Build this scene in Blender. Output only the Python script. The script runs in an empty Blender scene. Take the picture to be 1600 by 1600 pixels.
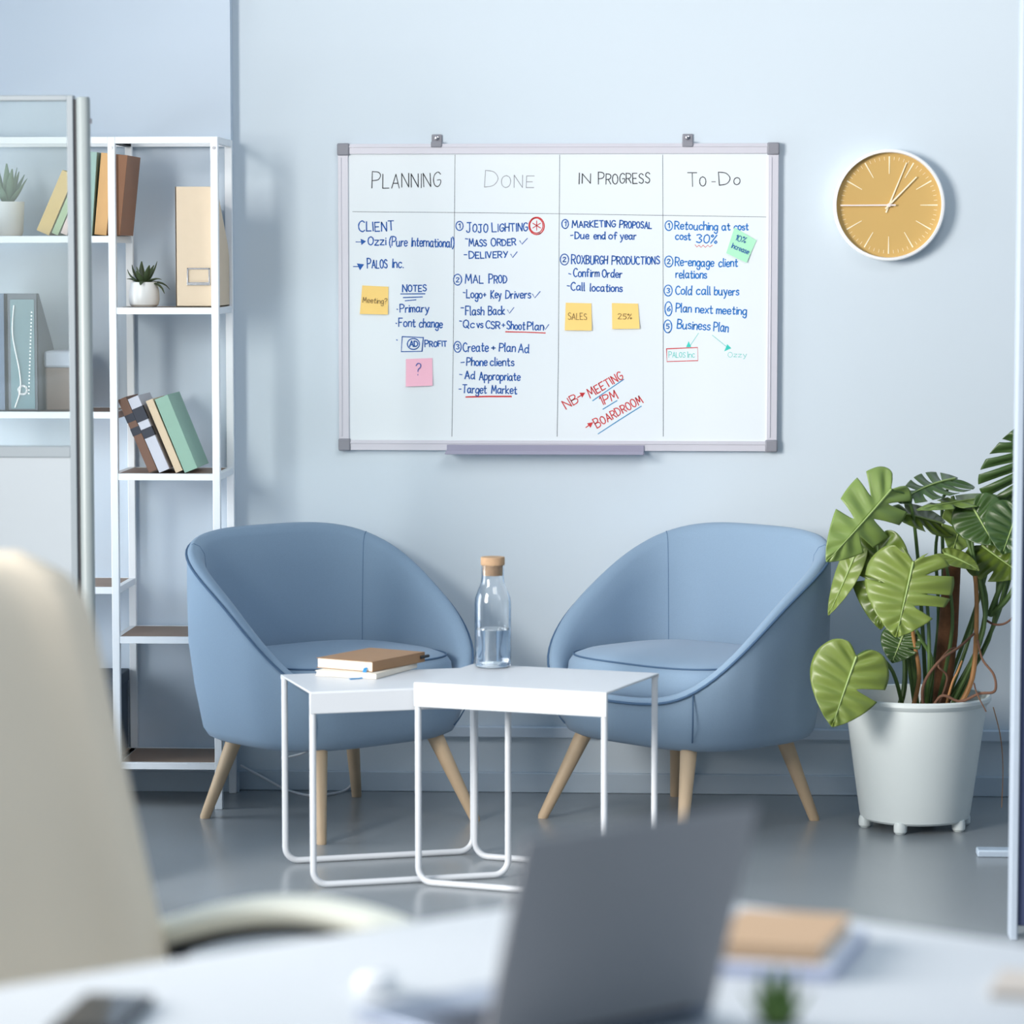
import bpy, bmesh, math, random
from mathutils import Vector, Matrix
random.seed(7)
R = math.radians
SC = bpy.context.scene
COL = SC.collection

# ------------------------------------------------------------------ camera
FOC, PITCH, YAW = 5000.0, R(4.57), R(3.2)
CAM = Vector((0, -8.81, 1.487))
cd = bpy.data.cameras.new('camera'); cam = bpy.data.objects.new('camera', cd); COL.objects.link(cam)
cam.location = CAM; cam.rotation_euler = (R(90) - PITCH, 0, YAW)
cd.sensor_width = 36; cd.lens = FOC / 1600 * 36; cd.clip_end = 100; cd.clip_start = 0.05
cd.dof.use_dof = True; cd.dof.focus_distance = 8.6; cd.dof.aperture_fstop = 3.3
SC.camera = cam
# ------------------------------------------------------------------ world, light, exposure
wd = bpy.data.worlds.new('world'); SC.world = wd; wd.use_nodes = True
wn = wd.node_tree; bg = wn.nodes['Background']; bg.inputs[1].default_value = 1.0
wt = wn.nodes.new('ShaderNodeTexCoord'); wx = wn.nodes.new('ShaderNodeSeparateXYZ'); wr = wn.nodes.new('ShaderNodeValToRGB'); wm = wn.nodes.new('ShaderNodeMapRange')
wn.links.new(wt.outputs['Generated'], wx.inputs[0]); wn.links.new(wx.outputs['Z'], wm.inputs[0]); wm.inputs[1].default_value = -1
wn.links.new(wm.outputs[0], wr.inputs[0]); wn.links.new(wr.outputs[0], bg.inputs[0])
e = wr.color_ramp.elements                      # dim room below, bright overhead daylight
e[0].position = .45; e[0].color = (.085, .12, .16, 1); e[1].position = 1; e[1].color = (.48, .64, .80, 1)
k = e.new(.62); k.color = (.16, .235, .32, 1)
def area(name, loc, target, sx, sy, power, col, spread=180):
    l = bpy.data.lights.new(name, 'AREA'); l.shape = 'RECTANGLE'; l.size = sx; l.size_y = sy; l.energy = power; l.color = col; l.spread = R(spread)
    o = bpy.data.objects.new(name, l); COL.objects.link(o); o.location = loc
    o.rotation_euler = (Vector(target) - Vector(loc)).to_track_quat('-Z', 'Y').to_euler()
    return o
area('window_and_fill_light', (-4.2, -4.7, 2.3), (0.0, -1.0, 1.7), 3.0, 2.0, 760, (1.0, 0.96, 0.91))
area('window_and_fill_light', (1.5, -5.6, 4.6), (0.7, 0, 1.5), 3.6, 2.0, 85, (1.0, 0.965, 0.925), 150)  # added overhead fill for the board and right side, no window there
area('low_fill_light', (-2.8, -.85, .8), (0, -.75, .7), .9, 1.0, 26, (.93, .97, 1.0))  # added fill for the lower left, no known window behind it
vs = SC.view_settings; vs.view_transform = 'Standard'; vs.look = 'None'; vs.gamma = 1; vs.use_curve_mapping = False
vs.exposure = -0.14

# ------------------------------------------------------------------ helpers
FW = Vector((-math.sin(YAW) * math.cos(PITCH), math.cos(YAW) * math.cos(PITCH), -math.sin(PITCH)))
RT = Vector((math.cos(YAW), math.sin(YAW), 0)); UP = RT.cross(FW)
def ray(px, py): return FW + RT * ((px - 800) / FOC) - UP * ((py - 800) / FOC)
def at(px, py, Y): d = ray(px, py); return CAM + d * ((Y - CAM.y) / d.y)       # point on the vertical plane y = Y
def on(px, py, Z): d = ray(px, py); return CAM + d * ((Z - CAM.z) / d.z)       # point on the level plane z = Z
def V(*a): return Vector(a)
def lin(c): c /= 255.0; return c / 12.92 if c < .04045 else ((c + .055) / 1.055) ** 2.4

def mat(name, rgb, rough=.5, metal=0, noise=.04, scale=30, spec=.5, bump=0, bscale=200, sheen=0, trans=0):
    m = bpy.data.materials.new(name); m.use_nodes = True; nt = m.node_tree; b = nt.nodes['Principled BSDF']
    c = [lin(x) for x in rgb]
    tc = nt.nodes.new('ShaderNodeTexCoord')
    n = nt.nodes.new('ShaderNodeTexNoise'); n.inputs['Scale'].default_value = scale; n.inputs['Detail'].default_value = 4
    nt.links.new(tc.outputs['Object'], n.inputs['Vector'])
    mx = nt.nodes.new('ShaderNodeMix'); mx.data_type = 'RGBA'
    mx.inputs[6].default_value = [x * (1 - noise) for x in c] + [1]; mx.inputs[7].default_value = [min(1, x * (1 + noise)) for x in c] + [1]
    nt.links.new(n.outputs['Fac'], mx.inputs[0]); nt.links.new(mx.outputs[2], b.inputs['Base Color'])
    b.inputs['Roughness'].default_value = rough; b.inputs['Metallic'].default_value = metal; b.inputs['Specular IOR Level'].default_value = spec
    if sheen: b.inputs['Sheen Weight'].default_value = sheen
    if trans: b.inputs['Subsurface Weight'].default_value = trans; b.inputs['Subsurface Radius'].default_value = (.01, .02, .004)
    if bump:
        n2 = nt.nodes.new('ShaderNodeTexNoise'); n2.inputs['Scale'].default_value = bscale; n2.inputs['Detail'].default_value = 3
        nt.links.new(tc.outputs['Object'], n2.inputs['Vector'])
        bp = nt.nodes.new('ShaderNodeBump'); bp.inputs['Strength'].default_value = bump; bp.inputs['Distance'].default_value = .002
        nt.links.new(n2.outputs['Fac'], bp.inputs['Height']); nt.links.new(bp.outputs[0], b.inputs['Normal'])
    return m

class MB:
    def __init__(s): s.v = []; s.f = []
    def add(s, vs, fs):
        k = len(s.v); s.v += [Vector(v) for v in vs]; s.f += [[i + k for i in f] for f in fs]; return s
    def box(s, c, d, M=None):
        x, y, z = d[0] / 2, d[1] / 2, d[2] / 2
        vs = [V(i, j, k) for i in (-x, x) for j in (-y, y) for k in (-z, z)]
        if M: vs = [M @ v for v in vs]
        return s.add([v + V(*c) for v in vs], [(0, 1, 3, 2), (4, 6, 7, 5), (0, 4, 5, 1), (2, 3, 7, 6), (0, 2, 6, 4), (1, 5, 7, 3)])
    def bx(s, x0, x1, y0, y1, z0, z1): return s.box(((x0 + x1) / 2, (y0 + y1) / 2, (z0 + z1) / 2), (abs(x1 - x0), abs(y1 - y0), abs(z1 - z0)))
    def rings(s, rings, cap=True, closed=False):
        n = len(rings[0]); k = len(rings); vs = [p for r in rings for p in r]; fs = []
        for i in range(k if closed else k - 1):
            a = i * n; b = ((i + 1) % k) * n
            for j in range(n): fs.append((a + j, a + (j + 1) % n, b + (j + 1) % n, b + j))
        if cap and not closed: fs.append(tuple(range(n - 1, -1, -1))); fs.append(tuple(range((k - 1) * n, k * n)))
        return s.add(vs, fs)
    def tube(s, pts, r, n=10, closed=False, flat=None):
        pts = [V(*p) for p in pts]; k = len(pts); rs = r if isinstance(r, (list, tuple)) else [r] * k
        T = []
        for i in range(k):
            a = pts[i - 1] if (i or closed) else pts[i]; b = pts[(i + 1) % k] if (i < k - 1 or closed) else pts[i]
            T.append((b - a).normalized())
        u = T[0].orthogonal().normalized()
        if flat: u = (V(*flat) - T[0] * T[0].dot(V(*flat))).normalized()
        rg = []
        for i in range(k):
            u = (u - T[i] * u.dot(T[i])).normalized(); w = T[i].cross(u)
            ru, rw = rs[i] if isinstance(rs[i], (list, tuple)) else (rs[i], rs[i])
            rg.append([pts[i] + u * (math.cos(2 * math.pi * j / n) * ru) + w * (math.sin(2 * math.pi * j / n) * rw) for j in range(n)])
        return s.rings(rg, closed=closed)
    def lathe(s, prof, c=(0, 0, 0), n=40, cap=True, axis='z'):
        rg = []
        for r, z in prof:
            r = max(r, 1e-5)
            ring = []
            for j in range(n):
                a = 2 * math.pi * j / n
                p = V(r * math.cos(a), r * math.sin(a), z)
                if axis == 'y': p = V(p.x, -z, p.y)      # axis towards the viewer, -y
                ring.append(p + V(*c))
            rg.append(ring)
        return s.rings(rg, cap=cap)
    def build(s, name, m, parent=None, loc=(0, 0, 0), bevel=0, smooth=True, sub=0, solid=0, seg=2, angle=35, recalc=True, merge=False):
        me = bpy.data.meshes.new(name); me.from_pydata([tuple(v) for v in s.v], [], s.f)
        bm = bmesh.new(); bm.from_mesh(me)
        if merge: bmesh.ops.remove_doubles(bm, verts=bm.verts, dist=2e-5)
        if recalc: bmesh.ops.recalc_face_normals(bm, faces=bm.faces)
        bm.to_mesh(me); bm.free()
        if smooth: me.shade_smooth(); me.set_sharp_from_angle(angle=R(angle))
        me.materials.append(m)
        o = bpy.data.objects.new(name, me); COL.objects.link(o); o.location = loc
        if parent: o.parent = parent
        if solid: md = o.modifiers.new('solid', 'SOLIDIFY'); md.thickness = solid; md.offset = 0
        if bevel: md = o.modifiers.new('bevel', 'BEVEL'); md.width = bevel; md.segments = seg; md.limit_method = 'ANGLE'; md.angle_limit = R(40)
        if sub: md = o.modifiers.new('sub', 'SUBSURF'); md.levels = sub; md.render_levels = sub
        return o

def tag(o, label, cat, group=None):
    o['label'] = label; o['category'] = cat
    if group: o['group'] = group
    return o
def thing(name, label, cat, loc=(0, 0, 0), rz=0, group=None, rot=None):
    o = bpy.data.objects.new(name, None); COL.objects.link(o); o.empty_display_size = .05
    o.location = loc; o.rotation_euler = rot or (0, 0, rz)
    return tag(o, label, cat, group)
def struct(o): o['kind'] = 'structure'; return o
def catmull(p, m=6, closed=False):
    p = [V(*q) for q in p]; n = len(p); out = []
    for i in range(n if closed else n - 1):
        a, b, c, d = (p[(i - 1) % n] if (i or closed) else p[0]), p[i], p[(i + 1) % n], (p[(i + 2) % n] if (i < n - 2 or closed) else p[-1])
        for k in range(m):
            t = k / m; out.append(.5 * (2 * b + (c - a) * t + (2 * a - 5 * b + 4 * c - d) * t * t + (3 * b - a - 3 * c + d) * t ** 3))
    if not closed: out.append(p[-1])
    return out
def arc(c, r, a0, a1, u, w, n=8): return [c + u * (r * math.cos(a0 + (a1 - a0) * i / n)) + w * (r * math.sin(a0 + (a1 - a0) * i / n)) for i in range(n + 1)]

# ------------------------------------------------------------------ materials
M = {}
M['wall'] = mat('wall_paint', (210, 221, 229), .75, noise=.012, scale=3, bump=.05, bscale=300)
M['wall2'] = mat('wall_paint_side', (206, 218, 230), .75, noise=.012, scale=3)
M['base'] = mat('baseboard_paint', (190, 204, 216), .5, noise=.02)
M['white_metal'] = mat('white_powder_metal', (244, 247, 250), .4, noise=.01)
M['wood_shelf'] = mat('walnut_shelf', (150, 126, 108), .55, noise=.15, scale=12)
M['grey_alu'] = mat('anodised_aluminium', (214, 212, 220), .4, .15, noise=.02)
M['board'] = mat('whiteboard_enamel', (234, 240, 243), .3, noise=.004, scale=2)
M['cap'] = mat('grey_plastic', (140, 140, 148), .5, noise=.03)
M['tray'] = mat('tray_grey', (158, 156, 176), .45, noise=.02)
M['steel'] = mat('steel', (190, 190, 195), .25, 1, noise=.02)
M['black'] = mat('black_marker', (44, 46, 52), .6)
M['black_thin'] = mat('faded_black_marker', (150, 152, 158), .6)
M['line'] = mat('thin_black_tape', (92, 98, 106), .6)
M['blue'] = mat('blue_marker', (6, 86, 168), .6, noise=.25, scale=60)
M['teal_blue'] = mat('bright_blue_marker', (4, 116, 196), .6, noise=.25, scale=60)
M['red'] = mat('red_marker', (206, 44, 48), .6, noise=.15, scale=60)
M['green'] = mat('teal_marker', (54, 205, 190), .6, noise=.2, scale=60)
M['cyan'] = mat('light_blue_marker', (40, 140, 190), .6, noise=.2, scale=60)
M['yellow_note'] = mat('yellow_paper', (253, 214, 128), .8, noise=.02)
M['pink_note'] = mat('pink_paper', (250, 190, 208), .8, noise=.02)
M['green_note'] = mat('green_paper', (178, 240, 200), .8, noise=.02)
M['pencil'] = mat('brown_pen', (120, 96, 60), .7)
M['dial'] = mat('mustard_dial', (208, 170, 100), .6, noise=.03, scale=8)
M['clock_white'] = mat('white_lacquer', (250, 250, 250), .35, noise=.01)
M['cream'] = mat('cream_paint', (252, 240, 208), .5, noise=.01)
M['hand'] = mat('pale_rose_metal', (245, 232, 225), .4, noise=.01)
M['fabric'] = mat('blue_upholstery', (134, 158, 181), .85, noise=.07, scale=400, bump=.25, bscale=900, sheen=.15)
M['piping'] = mat('dark_blue_piping', (72, 100, 130), .8)
M['seam'] = mat('seam_blue', (96, 124, 152), .85)
M['wood'] = mat('pale_beech', (204, 178, 146), .5, noise=.1, scale=14)
M['table'] = mat('white_steel_table', (208, 212, 217), .38, noise=.008)
M['cork'] = mat('cork', (180, 148, 116), .8, noise=.2, scale=90, bump=.3, bscale=150)
M['brown_cover'] = mat('brown_leather', (158, 122, 88), .6, noise=.06, bump=.1)
M['paper'] = mat('paper_block', (243, 236, 222), .8, noise=.05, scale=120)
M['ribbon'] = mat('blue_ribbon', (36, 128, 186), .6)
M['dark'] = mat('dark_rubber', (40, 42, 48), .6)
M['pot_white'] = mat('white_glazed_pot', (240, 242, 242), .3, noise=.01)
M['planter'] = mat('white_plastic_planter', (222, 230, 229), .4, noise=.01)
M['soil'] = mat('dark_soil', (60, 48, 40), .95, noise=.4, scale=60, bump=.8, bscale=60)
M['leaf1'] = mat('leaf_light', (120, 138, 64), .38, noise=.16, scale=9, trans=.08)
M['leaf2'] = mat('leaf_mid', (88, 108, 40), .36, noise=.2, scale=9, trans=.06)
M['leaf3'] = mat('leaf_dark', (62, 88, 42), .36, noise=.2, scale=9)
M['leaf4'] = mat('leaf_pale', (126, 150, 78), .36, noise=.14, scale=9, trans=.08)
M['midrib'] = mat('midrib_green', (160, 184, 112), .45)
M['stem'] = mat('stem_green', (84, 112, 58), .5, noise=.15)
M['stem_tan'] = mat('stem_tan', (172, 124, 76), .6, noise=.15)
M['moss'] = mat('coir_pole', (124, 84, 56), .95, noise=.3, scale=70, bump=1, bscale=90)
M['root'] = mat('aerial_root', (112, 80, 62), .8, noise=.2)
M['succ'] = mat('succulent_dark', (66, 82, 54), .45, noise=.2, scale=30)
M['succ2'] = mat('succulent_grey_green', (112, 140, 116), .5, noise=.15, scale=30)
M['frame_grey'] = mat('partition_grey', (140, 149, 155), .4, noise=.02)
M['post'] = mat('post_grey_green', (150, 159, 160), .4, noise=.02)
M['panel'] = mat('partition_panel', (164, 172, 178), .45, noise=.01)
M['navy'] = mat('navy_fabric', (62, 72, 104), .9, noise=.15, scale=300)
M['desk'] = mat('white_desk', (206, 210, 214), .4, noise=.008)
M['space_grey'] = mat('grey_aluminium', (166, 164, 166), .42, .35, noise=.02)
M['deck'] = mat('silver_aluminium', (128, 139, 158), .4, .4, noise=.02)
M['keys'] = mat('keyboard_black', (58, 62, 74), .5)
M['glass_black'] = mat('phone_glass', (30, 34, 40), .08, noise=.01)
M['cream_plastic'] = mat('cream_plastic', (238, 224, 202), .6, noise=.02, scale=6)
M['ivory'] = mat('ivory_plastic', (240, 240, 226), .4, noise=.01)
M['kraft'] = mat('kraft_cover', (196, 164, 132), .7, noise=.05)
M['pad_blue'] = mat('pale_blue_pad', (186, 196, 226), .6)
M['beige_box'] = mat('beige_card', (226, 205, 178), .7, noise=.03)
M['grey_card'] = mat('grey_card', (104, 110, 120), .7, noise=.04)
M['navy_box'] = mat('dark_blue_box', (66, 80, 96), .7, noise=.05)
M['socket'] = mat('white_socket', (226, 228, 232), .4)

def glass_mat(name, col, ior, rough=0):
    m = bpy.data.materials.new(name); m.use_nodes = True; b = m.node_tree.nodes['Principled BSDF']
    b.inputs['Base Color'].default_value = col; b.inputs['Transmission Weight'].default_value = 1; b.inputs['IOR'].default_value = ior; b.inputs['Roughness'].default_value = rough
    return m
M['glass'] = glass_mat('clear_glass', (.96, .98, 1, 1), 1.45)
M['water'] = glass_mat('water', (.95, .98, 1, 1), 1.33)
def pane_mat():
    m = bpy.data.materials.new('pane_glass'); m.use_nodes = True; nt = m.node_tree; nt.nodes.clear()
    out = nt.nodes.new('ShaderNodeOutputMaterial'); t = nt.nodes.new('ShaderNodeBsdfTransparent'); t.inputs[0].default_value = (.97, .99, .98, 1)
    g = nt.nodes.new('ShaderNodeBsdfGlossy'); g.inputs['Roughness'].default_value = .03
    d = nt.nodes.new('ShaderNodeBsdfDiffuse'); d.inputs[0].default_value = (.75, .82, .80, 1)  # pale diffuse film, imitates a milky reflection by colour
    a = nt.nodes.new('ShaderNodeMixShader'); a.inputs[0].default_value = .07
    nt.links.new(t.outputs[0], a.inputs[1]); nt.links.new(g.outputs[0], a.inputs[2])
    n = nt.nodes.new('ShaderNodeTexNoise'); n.inputs['Scale'].default_value = 5
    r = nt.nodes.new('ShaderNodeMapRange'); r.inputs[3].default_value = .0; r.inputs[4].default_value = .10
    nt.links.new(n.outputs['Fac'], r.inputs[0])
    b = nt.nodes.new('ShaderNodeMixShader'); nt.links.new(r.outputs[0], b.inputs[0])
    nt.links.new(a.outputs[0], b.inputs[1]); nt.links.new(d.outputs[0], b.inputs[2]); nt.links.new(b.outputs[0], out.inputs[0])
    return m
M['pane'] = pane_mat()
def floor_mat():
    m = mat('polished_concrete', (140, 146, 150), .27, noise=.07, scale=1.3, spec=.6)
    return m
M['floor'] = floor_mat()

# ------------------------------------------------------------------ setting
struct(MB().bx(-4, 4, -9.6, .2, -.1, 0).build('floor', M['floor'], smooth=False))
struct(MB().bx(-1.262, 4, 0, .2, 0, 3.2).build('wall_back', M['wall'], smooth=False))
struct(MB().bx(-4, -1.262, -.045, .2, 0, 3.2).build('wall_left', M['wall2'], smooth=False))
struct(MB().bx(-1.262, 4, -.014, 0, 0, .056).build('baseboard_back', M['base'], bevel=.003))
struct(MB().bx(-4, -1.25, -.049, -.045, 0, .056).build('baseboard_left', M['base'], bevel=.001))
struct(MB().bx(-2.9, -2.7, -2.9, -1.35, 0, 3.2).bx(-2.9, -2.7, -.35, .2, 0, 3.2).bx(-2.9, -2.7, -1.35, -.35, 0, .25).bx(-2.9, -2.7, -1.35, -.35, 1.35, 3.2).bx(-2.9, -2.7, -9.6, -2.9, 0, .95).bx(-2.9, -2.7, -9.6, -2.9, 3.0, 3.2).build('wall_unseen_side', M['wall2'], smooth=False))  # unseen side wall, added to dim the left; openings shaped for the lamps
tr = MB().bx(-.78, 4, -.022, 0, .155, .185).build('trim_1', M['wall2'], bevel=.003); struct(tr)

# ------------------------------------------------------------------ shelf unit
SF, SB = -.33, -.05            # front and back faces
XL, XM, XR = -2.02, -1.531, -1.256
PW = .02
sh = thing('shelf_unit', 'white metal shelf unit with staggered brown shelves against the left wall', 'shelf', (XM, (SF + SB) / 2, 0))
def shp(name, mb, m, **k):
    o = mb
    for v in o.v: v -= V(XM, (SF + SB) / 2, 0)
    return o.build(name, m, sh, **k)
TOP = 1.8036
for x in (XL, XM, XR):
    for y, zb in ((SF, 0), (SB - PW, 0)):
        z0 = .115 if x == XM else 0
        shp('post', MB().bx(x - PW, x, y, y + PW, z0, TOP), M['white_metal'], bevel=.0015)
def shelf_level(x0, x1, zt, board=True, th=.018):
    # rails run between the posts, the board lies inside the rails
    mb = MB(); mb.bx(x0, x1 - PW, SF + .001, SF + .017, zt - th, zt); mb.bx(x0, x1 - PW, SB - .017, SB - .001, zt - th, zt)
    mb.bx(x0 - .018, x0 - .002, SF + PW, SB - PW, zt - th, zt); mb.bx(x1 - .018, x1 - .002, SF + PW, SB - PW, zt - th, zt)
    shp('shelf_frame', mb, M['white_metal'], bevel=.001)
    if board:
        shp('shelf_board', MB().bx(x0 - .002, x1 - .018, SF + .017, SB - .017, zt - .012, zt - .001), M['wood_shelf'])
LV_L = [1.541, 1.0717, .5998, .1251]; LV_R = [1.3506, .9066, .4666, .1251]
shelf_level(XL, XM, TOP, False); shelf_level(XM, XR, TOP, False)
for z in LV_L: shelf_level(XL, XM, z)
for z in LV_R: shelf_level(XM, XR, z)
for x in (XM, XR):
    mb = MB(); mb.lathe([(.004, 0), (.004, .003)], (x - PW / 2, SF, TOP - .03), 12, axis='y'); shp('bolt', mb, M['steel'])

# ------------------------------------------------------------------ books
def book(label, px, zs, w, h, d, lean, cover, group, bands=None, paperback=False, yf=-.31, x=None):
    """spine to the front; the origin is the lower corner it leans on"""
    if x is None: x = at(px, 500, yf).x
    rt = thing('book', label, 'book', (x, yf, zs), 0, group, rot=(0, R(lean), 0))
    x0, x1 = (-w, 0) if lean > 0 else (0, w)
    c = MB(); t = .0022
    c.bx(x0, x0 + t, 0, d, 0, h); c.bx(x1 - t, x1, 0, d, 0, h); c.bx(x0, x1, -.003, .001, 0, h)
    c.build('cover', cover, rt, bevel=.0008)
    MB().bx(x0 + t, x1 - t, .0015, d - .004, .003, h - .003).build('pages', M['paper'], rt, smooth=False)
    for (z0, z1, mm) in bands or []:
        MB().bx(x0 - .0006, x1 + .0006, -.0042, .018, z0 * h, z1 * h).build('spine_band', mm, rt, bevel=.0003)
    return rt
bk = lambda n, c, **k: mat(n, c, .6, noise=.05, scale=20, **k)
mint, tan, brownb, yel, grn, pnk = bk('mint_cloth', (160, 190, 180)), bk('tan_cloth', (214, 168, 112)), bk('brown_cloth', (150, 104, 74)), bk('yellow_cloth', (222, 190, 122)), bk('pale_green_cloth', (178, 200, 158)), bk('pale_pink_cloth', (236, 214, 206))
umber, greyb, sand, sage, charcoal = bk('umber_leather', (122, 90, 74)), bk('light_grey_cloth', (206, 208, 218)), bk('sand_cloth', (220, 198, 168)), bk('sage_cloth', (146, 182, 164)), bk('charcoal_band', (52, 56, 68))
G1, G2 = 'books on the upper left shelf', 'books leaning on the lower right shelf'
zl = LV_L[0] + .001
book('mustard yellow book leaning at the left of the row behind the glass', 78, zl, .036, .175, .18, 24, yel, G1)
book('thin pale green book leaning against the mustard yellow one behind the glass', 92, zl, .018, .172, .17, 24, grn, G1)
book('pale pink book behind the glass partition stile, next to the thin green book', 106, zl, .018, .100, .17, 23, pnk, G1)
book('mint green book standing beside the grey partition post on the upper shelf', 145.5, zl, .033, .222, .19, 4, mint, G1)
book('tan book between the mint green and the dark brown book', 168, zl, .033, .218, .20, 5.5, tan, G1)
book('dark brown book at the right end of the upper shelf row', 189, zl, .034, .214, .20, 6, brownb, G1)
zr = LV_R[1] + .001
book('dark brown book with black spine bands leaning on the shelf post', 231, zr, .024, .212, .18, -23, umber, G2, [(.5, .6, charcoal), (.68, .78, charcoal)])
book('light grey book with two charcoal bands on its spine', 247, zr, .030, .214, .19, -23, greyb, G2, [(.46, .58, charcoal), (.68, .86, charcoal)])
book('sand coloured book leaning between the grey and the green one', 273, zr, .020, .208, .19, -22.5, sand, G2)
book('sage green book at the right end of the leaning row', 287, zr, .037, .212, .20, -22, sage, G2)

# ------------------------------------------------------------------ files
def magazine_file(label, px0, px1, zs, h, m, yf, group=None, holder=False, ring=False, d=.235, papers=()):
    a = at(px0, 500, yf).x; b = at(px1, 500, yf).x; w = b - a
    rt = thing('magazine_file', label, 'file box', ((a + b) / 2, yf, zs), 0, group)
    t = .004; mb = MB(); x = w / 2
    mb.bx(-x, x, 0, t, 0, h); mb.bx(-x, x, 0, d, 0, t); mb.bx(-x, x, d - t, d, 0, h * .42)
    for s in (-1, 1):
        p = [(0, 0), (d, 0), (d, h * .42), (d * .9, h * .52), (d * .10, h * .985), (d * .06, h), (0, h)]
        x0, x1 = (s * x, s * (x - t))
        n = len(p); mb.add([V(x0, q[0], q[1]) for q in p] + [V(x1, q[0], q[1]) for q in p],
                           [tuple(range(n)), tuple(range(2 * n - 1, n - 1, -1))] + [(i, (i + 1) % n, n + (i + 1) % n, n + i) for i in range(n)])
    mb.build('body', m, rt, bevel=.0008)
    if holder:
        f = MB(); cx, cz = x * .12, h * .26; hw, hh = .031, .021
        f.bx(cx - hw, cx + hw, -.003, 0, cz + hh - .004, cz + hh); f.bx(cx - hw, cx + hw, -.006, 0, cz - hh - .004, cz - hh + .004)
        f.bx(cx - hw, cx - hw + .004, -.003, 0, cz - hh, cz + hh); f.bx(cx + hw - .004, cx + hw, -.003, 0, cz - hh, cz + hh)
        f.build('label_holder', M['steel'], rt, bevel=.0008)
    if ring:
        prof = [(.009, .0), (.0085, .003), (.014, .003), (.015, 0)]
        MB().lathe(prof, (0, 0, h * .18), 24, axis='y').build('finger_ring', M['steel'], rt)
        MB().lathe([(.0085, .001), (.0001, .001)], (0, 0, h * .18), 20, cap=False, axis='y').build('finger_hole', M['dark'], rt)
        MB().bx(-x * .75, x * .78, -.0015, 0, h * .02, h * .95).build('clear_sleeve', M['sleeve'], rt, bevel=.0005)
        s = MB(); s.tube(catmull([(-x * .5, -.003, h * .9), (-x * .6, -.003, h * .65), (-x * .2, -.003, h * .35), (-x * .15, -.003, h * .18), (-x * .5, -.003, h * .03)]), .002, 6)
        s.build('white_curve', M['clock_white'], rt)
        s = MB()
        for k in range(24): s.box((x * (.62 - .25 * k / 24), -.0022, h * (.84 - .03 * k)), (.004, .001, .004))
        s.build('dotted_strip', M['clock_white'], rt)
    for i, (mm, hh) in enumerate(papers):
        px_ = -x + t + .006 + i * (w - .02) / max(1, len(papers))
        MB().bx(px_, px_ + .007, t + .002, d - t - .002, t, h * hh).build('magazine', mm, rt)
    return rt
M['sleeve'] = mat('teal_sleeve', (112, 142, 150), .25, noise=.1, scale=20)
magazine_file('beige cardboard magazine file with metal label holder on upper right shelf', 275, 339, LV_R[0] + .001, .32, M['beige_box'], -.315, holder=True,
              papers=[(M['paper'], .8), (greyb, .82), (sage, .86), (bk('slate_cover', (84, 104, 128)), .88)])
GF = 'grey magazine files behind the glass'
magazine_file('grey magazine file with finger ring and patterned teal sleeve behind the glass', 10, 59, LV_L[1] + .001, .315, M['grey_card'], -.315, GF, ring=True, papers=[(M['paper'], .85)])
magazine_file('slate blue magazine file cut by the left photo edge behind glass', -42, 8, LV_L[1] + .001, .315, bk('slate_card', (110, 126, 150)), -.315, GF, papers=[(M['paper'], .85)])
bx_ = at(62, 640, -.27)
rt = thing('storage_box', 'small brown box shape with pale grey top, added beside the grey files', 'box', (at(100, 640, -.2).x, -.19, LV_L[1] + .001))  # box shape added for a brown and pale blob of unclear origin
MB().bx(-.037, .05, -.08, .08, 0, .115).build('body', mat('brown_block', (134, 116, 106), .8), rt, bevel=.004)
MB().bx(-.04, .053, -.083, .083, .115, .16).build('lid', mat('pale_top', (196, 202, 216), .7), rt, bevel=.008)
rt = thing('storage_box', 'dark blue storage box with hand hole on the bottom shelf', 'box', (-1.665, -.19, LV_L[3] + .001))
MB().bx(-.11, .11, -.125, .115, 0, .21).build('body', M['navy_box'], rt, bevel=.004)
MB().bx(-.114, .114, -.129, .119, .19, .222).build('lid', M['navy_box'], rt, bevel=.003)
MB().tube([(.072, -.1262, .13), (.1, -.1262, .13)], .012, 16).build('hand_hole', M['dark'], rt)

# ------------------------------------------------------------------ succulents
def blade(mb, base, az, tilt, L, w, curl=.35, n=7):
    d = V(math.cos(az), math.sin(az), 0); pts = []; rs = []
    for i in range(n):
        t = i / (n - 1); a = tilt + curl * t * t
        pts.append(V(*base) + d * (L * t * math.sin(a)) + V(0, 0, L * t * math.cos(a)))
        ww = w * (math.sin(math.pi * min(.98, .22 + .78 * t)) ** .8) + .0006
        rs.append((ww, ww * .35))
    mb.tube(pts, rs, 8, flat=(-d.y, d.x, 0))
def succulent(label, x, y, z, r, h, m, L, w, spec, group=None, potm=None):
    rt = thing('potted_succulent', label, 'plant', (x, y, z), 0, group)
    p = [(.001, 0), (r * .8, 0), (r * .95, h * .08), (r * 1.02, h * .3), (r * .98, h * .65), (r * .86, h), (r * .8, h), (r * .82, h * .9), (.001, h * .88)] if potm is None else potm
    MB().lathe(p, n=36).build('pot', M['pot_white'], rt)
    MB().lathe([(.001, h * .9), (r * .78, h * .9), (r * .76, h * .93), (.001, h * .96)], n=24).build('soil', M['soil'], rt)
    for az, ti, k, cu in spec:
        mb = MB(); blade(mb, (.006 * math.cos(az), .006 * math.sin(az), h * .92), az, ti, L * k, w, cu); mb.build('leaf', m, rt)
    return rt
p = at(222.5, 478, -.25)
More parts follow.
